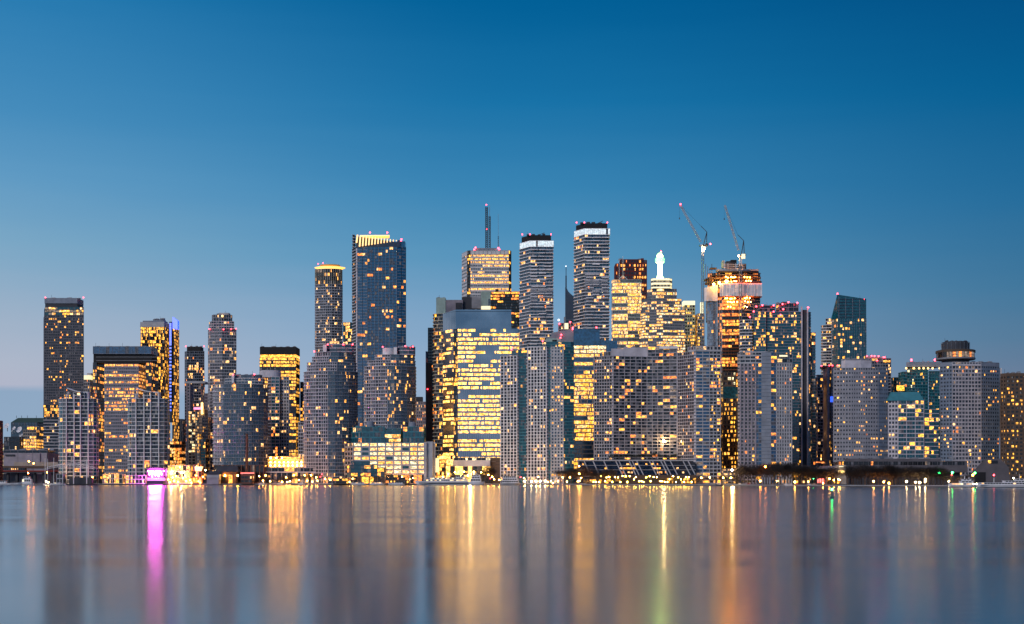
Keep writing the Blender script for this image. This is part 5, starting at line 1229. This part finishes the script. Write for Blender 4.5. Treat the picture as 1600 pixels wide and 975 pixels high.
many([(524, 751), (530, 748), (536, 752), (541, 749), (546, 753), (551, 748), (606, 746), (628, 745), (617, 750), (640, 749), (645, 747), (612, 752), (634, 752)], 'warm', .75, 'warm cafe lamp on the quay before the terminal warehouse')
many([(692, 745), (700, 741), (711, 738), (725, 737), (740, 737), (752, 738), (763, 742), (720, 744), (731, 743)], 'yellow', 1.0, 'bright gold lamp before the gold shopfronts')
many([(772, 749), (780, 750), (769, 745)], 'warm', 1.0, 'warm lamp on the quay right of the small white ferry')
many([(766, 747.5), (813.5, 745.5)], 'red', .9, 'red lamp beside the tiered white boat', 'red signal lamps')
many([(820, 752), (830, 752.3), (837.5, 752), (844, 752), (852, 751.5)], 'warmwhite', 1.25, 'large bright lamp in the even row right of the tiered boat')
many([(819, 747), (841, 745), (856, 753), (861, 752), (864, 755)], 'warm', .8, 'small warm lamp beside the even row of large lamps')
many([(872, 752), (879, 746), (886, 752.5), (890.5, 746), (905, 728.5), (905, 740), (903, 752), (905.5, 751.5), (908, 747)], 'warm', .85, 'warm lamp among the dark trees right of the gridded condominiums')
rl = random.Random(3)
many([(928+i*4.1+rl.uniform(-1.5, 1.5), rl.choice([744, 746, 749, 752, 753, 745.5])) for i in range(38)], 'yellow', .72, 'gold lamp in the crowded band below the terraced building')
lamp(1144, 734.5, 'star', 1.2, 'brilliant star bright lamp beside the fine grid concrete tower', WG)
many([(1096, 746.5), (1109, 746), (1130, 746.5), (1142, 746.5)], 'yellow', 1.0, 'yellow lamp under the fine grid concrete tower')
many([(1188, 751.5), (1196, 729.5)], 'orange', 1.3, 'deep orange lamp below the pale condominium with the blank strip')
many([(1214.5, 751.5), (1242, 753)], 'yellow', 1.3, 'yellow green park lamp beside the arched trees')
many([(1263, 752.5), (1296, 748), (1303, 750), (1310, 749), (1312, 750), (1286, 755)], 'warm', .85, 'warm lamp near the red awning kiosk')
many([(1365, 752), (1381, 753), (1389, 755)], 'warm', 1.05, 'large warm lamp in front of the dark tree mass')
many([(1416.5, 752.5), (1430.5, 753.3), (1437, 754.2), (1445.5, 752.5), (1445.5, 748.5)], 'warmwhite', .8, 'pale gold lamp at the right end of the dark tree mass')
many([(1483, 752), (1489, 756), (1494, 756), (1499, 757), (1521, 756), (1526, 756), (1531, 755), (1547, 757), (1573, 756), (1584, 747)], 'warmwhite', .7, 'pale lamp on the dock by the white ships')
many([(1258, 751), (1271, 748)], 'greenlamp', .45, 'small green signal left of the red awning', 'green signals')
def signal(px, y, col, lab):
    D = qd(px)+14; x = X(px, D); z = Z(y, D); r = root('traffic_signal', lab, 'traffic light', (x, D, GZ), 'traffic signals on the right shore')
    mb = MB(); mb.bar((x, D+.6, GZ), (x, D+.6, z+.8), .25, M['dark']); mb.build('post', r)
    mb = MB(); mb.box((x, D+.5, z-.2), (1.2, .5, 3.2), M['black']); mb.build('housing', r)
    mb = MB(); mb.ball((x, D, z), .85, GLOW[col]); mb.build('lamp_head', r, org=(x, D, z))
signal(1467.5, 738.5, 'greenlamp', 'green signal standing alone, leftmost over the dock road'); signal(1488, 738.3, 'greenlamp', 'green signal above a red one, left of the concrete hall')
signal(1487, 742.5, 'red', 'red signal under the green one, left of the concrete hall'); signal(1523.5, 739, 'greenlamp', 'green signal in front of the sloping concrete wall')
signal(1520, 742.3, 'orange', 'orange signal beside the green one by the sloping concrete wall'); signal(1553, 742.3, 'red', 'red signal standing alone before the concrete hall')
# pink stage
D = 1606
r = root('event_stage', 'waterfront stage blazing with pink and white event lights', 'stage', (X(243, D), D, GZ))
solid(r, 'stage_deck', (229, 258), 751, 756, D, 'dark', 9)
for px in (229.5, 243, 257): mb = MB(); mb.lattice((X(px, D), D+8, GZ), (X(px, D), D+8, Z(731, D)), 1.0, M['steel'], 10, .2); mb.build('truss_tower', r)
mb = MB(); mb.lattice((X(229, D), D+8, Z(731, D)), (X(258, D), D+8, Z(731, D)), 1.0, M['steel'], 14, .2); mb.build('truss_beam', r)
for k, (px, y, s_, c) in enumerate(((236, 738, 2.0, 'pinkwhite'), (240, 739, 2.2, 'pinkwhite'), (245, 738.5, 2.2, 'pinkwhite'), (250, 738, 2.0, 'pinkwhite'), (234, 741, 1.0, 'pink'), (253, 741, 1.0, 'pink'), (238, 744, .9, 'pink'), (248, 744, .9, 'pink'), (243, 742, 1.1, 'pinkwhite'), (232, 736, .7, 'pink'), (256, 736, .7, 'pink'))):
    mb = MB(); mb.ball((X(px, D), D-1, Z(y, D)), s_, GLOW[c]); mb.build('stage_light', r)
for q in range(7): solid(r, 'lit_panel', (230+q*4, 233.4+q*4), 746.5, 751, D-.5, lampmat('panel_pink_%d' % q, (1, .05, .6), .45, False), 1)
solid(r, 'light_block_panel', (229.5, 257), 731.5, 751, D+5, 'black', 1.5); solid(r, 'canopy', (228, 259), 729.5, 731.2, D-4, 'dark', 12)  # rear panel and canopy added to keep pink light off the tower behind
for px, e in ((275, 3000), (735, 30000), (1144, 14000)):
    pl = bpy.data.lights.new('flood_glow', 'POINT'); pl.energy = e; pl.color = (1, .62, .25); pl.shadow_soft_size = 2
    po = bpy.data.objects.new('flood_glow', pl); S.collection.objects.link(po); D_ = qd(px); po.location = (X(px, D_), D_-4, Z(740, D_))

# ------------------------------------------------------------ boats
def hull(mb, x0, x1, D, beam, zd, mat, stripe=None, bow='l', z0=-.2, sheer=.8):
    n = 12; secs = []
    for i in range(n+1):
        t = i/n; u = t if bow == 'l' else 1-t
        w = beam/2*min(1, (max(u, .0)/.35)**.6) if u < .35 else beam/2*(1 if u < .9 else 1-(u-.9)*2)
        w = max(w, .05); rake = (x1-x0)*.05*max(0, 1-u/.35)
        x = x0+(x1-x0)*t; xb = x+(rake if bow == 'l' else -rake); zt = zd+sheer*max(0, 1-u/.5)**2
        secs.append(((xb, w*.75, z0), (x, w, zt)))
    k = len(mb.v); a = mb.mi(mat)
    for (b_, t_) in secs:
        mb.v += [(b_[0], D-b_[1], b_[2]), (t_[0], D-t_[1], t_[2]), (t_[0], D+t_[1], t_[2]), (b_[0], D+b_[1], b_[2])]
    for i in range(n):
        o = k+4*i
        for q in range(4): mb.f.append((o+q, o+4+q, o+4+(q+1) % 4, o+(q+1) % 4)); mb.m.append(a)
    mb.f.append((k, k+1, k+2, k+3)); mb.m.append(a); o = k+4*n; mb.f.append((o+3, o+2, o+1, o)); mb.m.append(a)
def boat(name, label, cat, l, rr, D, ydeck, decks, bow='l', beam=8, hullmat='white', masts=(), extra=None, group=None):
    r = root(name, label, cat, (X((l+rr)/2, D), D, 0), group); x0, x1 = X(l, D), X(rr, D); zd = Z(ydeck, D)
    mb = MB(); hull(mb, x0, x1, D, beam, zd, M[hullmat], bow=bow); mb.build('hull', r)
    mb = MB(); hull(mb, x0+(x1-x0)*.01, x1-(x1-x0)*.01, D, beam+.12, .55, M['navy'], bow=bow, z0=-.1, sheer=.2); mb.build('waterline_stripe', r)
    for (a, b, y0, y1, lit, wb) in decks:
        xa, xb = X(a, D), X(b, D); za, zb_ = Z(y1, D), Z(y0, D); bw = beam*.8*wb
        mb = MB(); mb.prism([(xa, D-bw/2), (xb, D-bw/2), (xb, D+bw/2), (xa, D+bw/2)], za-.2, zb_-.15, M['white'], poly2=[(xa+(.8 if bow == 'l' else .1), D-bw/2), (xb-(.1 if bow == 'l' else .8), D-bw/2), (xb-.1, D+bw/2), (xa+.1, D+bw/2)]); mb.build('cabin', r)
        mb = MB(); mb.prism([(xa-.5, D-bw/2-.4), (xb+.5, D-bw/2-.4), (xb+.5, D+bw/2+.4), (xa-.5, D+bw/2+.4)], zb_-.15, zb_+.1, M['white']); mb.build('deck_roof', r)
        n = max(1, int((xb-xa-1.4)/2.6))
        for q in range(n):
            u0 = xa+.9+(xb-xa-1.8)*q/n; u1 = xa+.9+(xb-xa-1.8)*(q+.78)/n; h0 = za+(zb_-za)*.38; h1 = za+(zb_-za)*.84; y = D-bw/2-.06
            m1 = MB(); m1.face([(u0, y, h0), (u1, y, h0), (u1, y, h1), (u0, y, h1)], LIT[RN.choice('wh')] if RN.random() < lit else M['glass_black']); m1.build('window', r)
    for px, y0, y1, w in masts:
        mb = MB(); x = X(px, D); mb.bar((x, D, Z(y1, D)), (x, D, Z(y0, D)), w, M['white']); mb.build('mast', r)
    if extra: extra(r, D)
    return r
def radar(px, y):
    def f(r, D):
        x, z = X(px, D), Z(y, D); mb = MB(); mb.bar((x-2, D, z), (x+2, D, z), .3, M['white']); mb.bar((x, D, z-2), (x, D, z+1.5), .3, M['white']); mb.build('radar', r)
        mb = MB(); mb.bar((x-3, D-1, z-2.5), (x-.8, D-1, z+.5), .25, M['steel']); mb.bar((x+3, D-1, z-2.5), (x+.8, D-1, z+.5), .25, M['steel']); mb.build('radar_arch', r)
    return f
r = boat('tour_ship', 'long white cruise yacht with a dark stripe moored before the gold shopfronts', 'ship', 648, 733, 1588, 752.3, [(662, 731, 749.2, 752.3, .75, 1.0), (668, 728, 746.3, 749.2, .3, .8), (712, 726, 743.6, 746.3, .1, .6)], beam=10, extra=radar(672, 743))
mb = MB(); xa, xb = X(655, 1588), X(732, 1588); mb.prism([(xa, 1582.85), (xb, 1582.9), (xb, 1583.1), (xa, 1583.1)], Z(755.4, 1588), Z(754.1, 1588), M['glass_black']); mb.build('dark_stripe', r)
r = boat('harbour_ferry', 'short tall white ferry right beside the long cruise yacht', 'boat', 733, 757.5, 1586, 753, [(735, 752, 748.2, 753, .1, 1.0), (737, 751, 744.5, 748.2, .15, .8), (739, 750, 741.8, 744.5, 0, .6)], bow='r', beam=9, extra=radar(744, 740))
r = boat('tiered_boat', 'white boat with three rounded tiers moored at the gridded condominiums', 'boat', 782, 813, 1586, 754.5, [(784, 811, 751, 754.5, .05, 1.1), (785, 809, 747.5, 751, .05, 1.0), (786, 807.5, 743.8, 747.5, .05, .9)], bow='r', beam=10, hullmat='concrete', masts=((801, 738, 744, .3),))
boat('motor_yacht', 'sleek pale blue yacht cut off by the left edge', 'yacht', -16, 34, 1588, 754.8, [(-14, 10, 751.5, 754.8, .1, .9)], bow='r', beam=8)
r = boat('motor_boat', 'small white cabin boat with lit rear window near the left edge', 'boat', 33, 52, 1590, 754.5, [(35, 50, 748.5, 754.5, .5, 1.0), (37, 47, 745, 748.5, .1, .7)], bow='l', beam=6)
boat('motor_boat', 'low pale motor boat moored left of the flood lit masts', 'boat', 78, 100, 1592, 756, [(84, 94, 754, 756, .2, .8)], bow='l', beam=5)
for (a, b, lab) in ((404, 416, 'low white motor boat before the beige podium'), (433, 442, 'small pale tender moored under the parking garage'), (466, 476, 'tiny white launch near the red lamps'), (548, 572, 'flat white tour boat moored under the projecting glass bay'), (577, 600, 'flat tour boat with yellow lit sides under the terminal warehouse'), (606, 632, 'long low white launch beside the awning cafe')):
    boat('motor_boat', lab, 'boat', a, b, 1592, 755.8, [(a+3, b-3, 753.6, 755.8, .9 if 'yellow' in lab else .3, .8)], beam=5)
boat('passenger_ferry', 'white passenger ferry with stacked lit decks left of the long white ship', 'ship', 1481, 1521, 1180, 758, [(1484, 1519, 755, 758, .8, 1.0), (1500, 1519, 751.5, 755, .4, .9), (1503, 1516, 748.6, 751.5, .1, .7)], bow='l', beam=8, masts=((1507, 744, 749, .5), (1514, 745, 749, .4)))
boat('passenger_ship', 'long low white ship at the right edge of the dock', 'ship', 1523, 1622, 1165, 757.5, [(1530, 1610, 754, 757.5, .15, 1.0), (1568, 1606, 751, 754, .1, .8), (1585, 1600, 748, 751, .1, .6)], bow='l', beam=9, masts=((1553, 746, 754, .4), (1593, 741, 748, .4)))
for (a, b, px) in ((1118, 1129, 'dark'), (1226, 1240, 'pale')):
    boat('motor_boat', '%s small boat moored on the right of centre shore, %s' % (px, 'near the star bright lamp' if a < 1200 else 'below the arched trees'), 'boat', a, b, qd(a)-10, 757.2, [(a+2, b-3, 755.4, 757.2, .2, .8)], beam=4, hullmat='white' if px == 'pale' else 'dark')
# masts of moored sailing boats, marina canopy
for px, y, lab in ((70.5, 716, 'tallest left sailboat mast at the marina'), (74.5, 717, 'second sailboat mast from the left at the marina'), (84, 715.5, 'third sailboat mast, standing apart at the marina'), (98, 727, 'short pale mast left of the marina canopy')):
    D = 1592; r = root('sailing_boat', lab+', with its white hull below', 'sailboat', (X(px, D), D, 0), 'sailboats at the marina')
    mb = MB(); hull(mb, X(px-3.5, D), X(px+5, D), D, 3, 1.4, M['white']); mb.build('hull', r); mb = MB(); mb.bar((X(px, D), D, 1), (X(px, D), D, Z(y, D)), .55, M['white']); mb.build('mast', r)
    mb = MB(); mb.bar((X(px, D), D, 2.6), (X(px+4, D), D, 2.8), .3, M['bluegrey']); mb.build('boom', r)
D = 1600
r = root('marina_canopy', 'white mast supported canopy arch over the marina at the left', 'canopy', (X(112, D), D, GZ))
for px, y in ((115, 718), (135.5, 718)): mb = MB(); mb.bar((X(px, D), D, GZ), (X(px, D), D, Z(y, D)), .9, M['white']); mb.build('support_mast', r)
mb = MB()
pts = [(X(72+q*4, D), Z(730-5*math.sin(PI*q/19), D)) for q in range(20)]
for (xa, za), (xb, zb_) in zip(pts, pts[1:]):
    mb.bar((xa, D, za), (xb, D, zb_), .5, M['white']); mb.bar((xa, D, za-2.4), (xb, D, zb_-2.4), .4, M['white']); mb.bar((xa, D, za-2.4), (xb, D, zb_), .25, M['white'])
mb.build('arched_truss', r)
mb = MB()
for px in (115, 135.5):
    for q in (75, 90, 100, 125, 146): mb.bar((X(px, D), D, Z(720, D)), (X(q, D), D, Z(730, D)), .18, M['white'])
mb.build('stay_cable', r, kind='stuff')
solid(r, 'canopy_wall', (108, 146), 746, 757, D+8, 'dark', 8)
low(88, 104, 741, 1608, 'small pale ticket hut under the marina canopy', 'concrete', .3, 'w', 4, 1.2, pitch=7)
# buoy
D = 8*F/(779-HZ); x = X(1300, D); r = root('channel_buoy', 'green lit channel buoy floating on the lake at the right', 'buoy', (x, D, 0))
mb = MB(); mb.lathe((x, D, -.2), [(1.0, 0), (1.05, .9), (.35, 1.2)], M['tealdark'], 14); mb.build('float', r)
mb = MB()
for q in range(4): a_ = q*PI/2+.5; mb.bar((x+.4*math.cos(a_), D+.4*math.sin(a_), 1), (x+.15*math.cos(a_), D+.15*math.sin(a_), 3.4), .12, M['dark'])
mb.build('lattice', r); mb = MB(); mb.ball((x, D, 3.7), .40, GLOW['greenlamp']); mb.build('lamp_head', r)

# ------------------------------------------------------------ trees: bare winter crowns
M['bark'] = wallmat('bark', (.045,.038,.035), rough=.95); M['twig'] = wallmat('twigs', (.050,.042,.042), rough=.95, scale=.6)
M['evergreen'] = wallmat('evergreen', (.035,.055,.035), rough=.95, scale=.6)
def tree_proto(seed, H, W_, mat, n=900):
    q = random.Random(seed); tr = MB(); cr = MB()
    th = H*.28; tr.lathe((0, 0, 0), [(H*.030, 0), (H*.022, th*.5), (H*.018, th)], M['bark'], 7)
    tips = []
    def grow(p, d, l, w, lev):
        e = p+d*l; tr.bar(p, e, w, M['bark']); tips.append(e)
        if lev == 0: return
        for _ in range(3):
            v = Vector((q.gauss(0, 1), q.gauss(0, 1), q.gauss(.25, .6))).normalized(); nd = (d*.75+v*.8).normalized(); grow(e, nd, l*q.uniform(.6, .85), w*.6, lev-1)
    for k in range(5):
        a = k*2*PI/5+q.uniform(-.4, .4); grow(Vector((0, 0, th)), Vector((math.cos(a)*.75, math.sin(a)*.75, 1)).normalized(), H*.24, H*.014, 2)
    for _ in range(n):
        c = q.choice(tips)+Vector((q.gauss(0, 1), q.gauss(0, 1), q.gauss(0, .8)))*H*.055
        d = Vector((c.x*.6+q.gauss(0, .7), c.y*.6+q.gauss(0, .7), abs(q.gauss(0, 1)))).normalized()*q.uniform(.05, .13)*H; s = Vector((q.gauss(0, 1), q.gauss(0, 1), 0)).normalized()*H*q.uniform(.003, .011)
        cr.v += [tuple(c-s), tuple(c+s), tuple(c+d)]; k = len(cr.v); cr.f.append((k-3, k-2, k-1)); cr.m.append(cr.mi(mat))
    return tr, cr
protos = [tree_proto(s, 15, 10, M['twig'] if s != 4 else M['evergreen'], 1500) for s in (1, 2, 3, 4)]
pdat = [(t.data('trunk'), c.data('crown')) for t, c in protos]
tn = [0]
def tree(px, h_px, lab, kind=None, D=None, grp='bare trees along the quay', z=GZ):
    D = D or qd(px)+RN.uniform(6, 22); k = RN.randrange(3) if kind is None else kind; hm = h_px*D/F/15*1.08
    r = root('bare_tree' if k < 3 else 'shrub_tree', lab, 'tree', (X(px, D), D, z), grp); tn[0] += 1
    for nm, me in zip(('trunk', 'crown'), pdat[k]):
        o = bpy.data.objects.new(nm, me); S.collection.objects.link(o); o.parent = r
        if nm == 'crown': o['kind'] = 'stuff'
    r.scale = (hm*RN.uniform(.9, 1.3), hm, hm*RN.uniform(.9, 1.1)); r.rotation_euler[2] = RN.uniform(0, 6.28)
def trees(a, b, step, h0, h1, lab, kind=None, dd=None):
    x = a; k = 0
    while x < b:
        tree(x, RN.uniform(h0, h1), lab+', %s from the left' % ORD[k], kind, D=(qd(x)+RN.uniform(*dd)) if dd else None); x += step*RN.uniform(.7, 1.3); k += 1
trees(876, 905, 5, 20, 28, 'dark bare tree at the foot of the broad teal side')
trees(906, 958, 6, 20, 32, 'brown bare tree right of the pale quay pavilion')
trees(960, 1085, 7.5, 8, 13, 'small bare tree under the terraced building', kind=3)
for k in range(17): tree(953+k*6.7+RN.uniform(-1, 1), RN.uniform(9, 15), 'dark shrub on the roof of the terraced building, %s from the left' % ORD[k], 3, 1618+RN.uniform(22, 32), 'shrubs on the roof of the terraced building', Z(719.5, 1618)-.3)
trees(1128, 1152, 7, 12, 18, 'bare tree near the star bright lamp')
trees(1153, 1210, 5, 26, 38, 'tall dark bare tree before the pale condominium with the blank strip')
trees(1210, 1262, 5, 26, 38, 'bare branching tree before the twin finned teal condominium')
trees(1258, 1306, 4.5, 24, 36, 'dense dark tree left of the small pale block')
trees(1325, 1400, 4.5, 26, 38, 'dense dark tree in front of the rounded hotel')
trees(1390, 1475, 4.5, 26, 36, 'dense dark tree in front of the gridded teal block')
trees(1474, 1512, 6, 10, 18, 'low dark tree left of the concrete hall')
trees(752, 770, 6, 24, 30, 'bare tree before the gold shopfronts')
trees(690, 735, 8, 10, 15, 'small lit bare tree behind the long cruise yacht')
trees(440, 500, 8, 12, 18, 'small bare tree lit orange before the beige podium')
trees(398, 440, 13, 8, 12, 'low bare tree before the beige podium, left part')
trees(1090, 1128, 9, 12, 16, 'small bare tree under the wide blue window bands')
trees(160, 225, 14, 8, 12, 'small bare tree on the restaurant terrace')
trees(120, 158, 10, 8, 12, 'low dark tree by the marina canopy')

def kit(sub_, l, rr, y, D, n, h, mat='grey', dep=18):
    for o in list(S.objects):
        if o.get('category') and sub_ in o['label']: roofkit(o, l, rr, y, D, dep, n, h, mat); return
for a in (('rising over the brick chimney', 366, 408, 586, 1655, 4, 1.6), ('twin white fins', 1184, 1209, 477.5, 1763, 3, 2), ('twin white fins', 1214, 1246, 474, 1765, 4, 1.8), ('blank central wall', 1164, 1212, 550, 1650, 5, 2),
          ('octagonal penthouse', 1322, 1355, 561, 1704, 3, 1.8), ('bright gold windows cut off', 1574, 1600, 583, 1664, 3, 2), ('very wide concrete', 962, 1006, 543, 1662, 4, 1.6), ('very wide concrete', 1014, 1055, 541, 1662, 4, 1.6),
          ('fine grid side', 1090, 1124, 541.5, 1635, 4, 1.8), ('dark red granite', 966, 1006, 405.5, 2505, 4, 2.2), ('white truss', 960, 998, 437, 2205, 4, 2.4), ('left and lower of the two white', 783, 797, 556, 1656, 2, 2),
          ('right and taller of the two white', 856, 890, 534, 1658, 3, 2), ('curved golden lit', 682, 696, 465.5, 1856, 2, 1.6), ('silver round', 336, 358, 490, 2010, 3, 1.6), ('slim blue grey tower', 293, 316, 541.5, 2304, 3, 2),
          ('dark square frame', 150, 242, 541.5, 1856, 7, 1.2), ('tall dark grey slab', 74, 126, 465.5, 1906, 4, 1.2), ('black cap', 420, 464, 542, 2006, 4, 1.4), ('half hidden behind the rounded hotel', 1355, 1390, 558, 1854, 3, 2),
          ('row of lamps under its cap', 1425, 1466, 566, 1852, 5, 1.4), ('wide mirrored', 720, 795, 484.5, 1740, 5, 1.4), ('black tower with thin orange', 770, 810, 456, 2256, 4, 1.6), ('wide hotel with a round', 1490, 1556, 566, 1712, 5, 1.4),
          ('taller stepped rounded', 514, 550, 538.5, 1658, 4, 1.8), ('shorter stepped rounded', 623, 647, 542, 1658, 3, 2), ('slanted glass top and red tip', 1312, 1350, 466, 2012, 2, 1.2), ('long low windowless', 10, 85, 703.5, 1765, 5, 1.6, 'bluegrey'),
          ('long concrete terminal', 550, 598, 667, 1645, 4, 1.6, 'teal'), ('long low hotel podium', 1325, 1500, 716.5, 1590, 9, 1.4)): kit(*a)
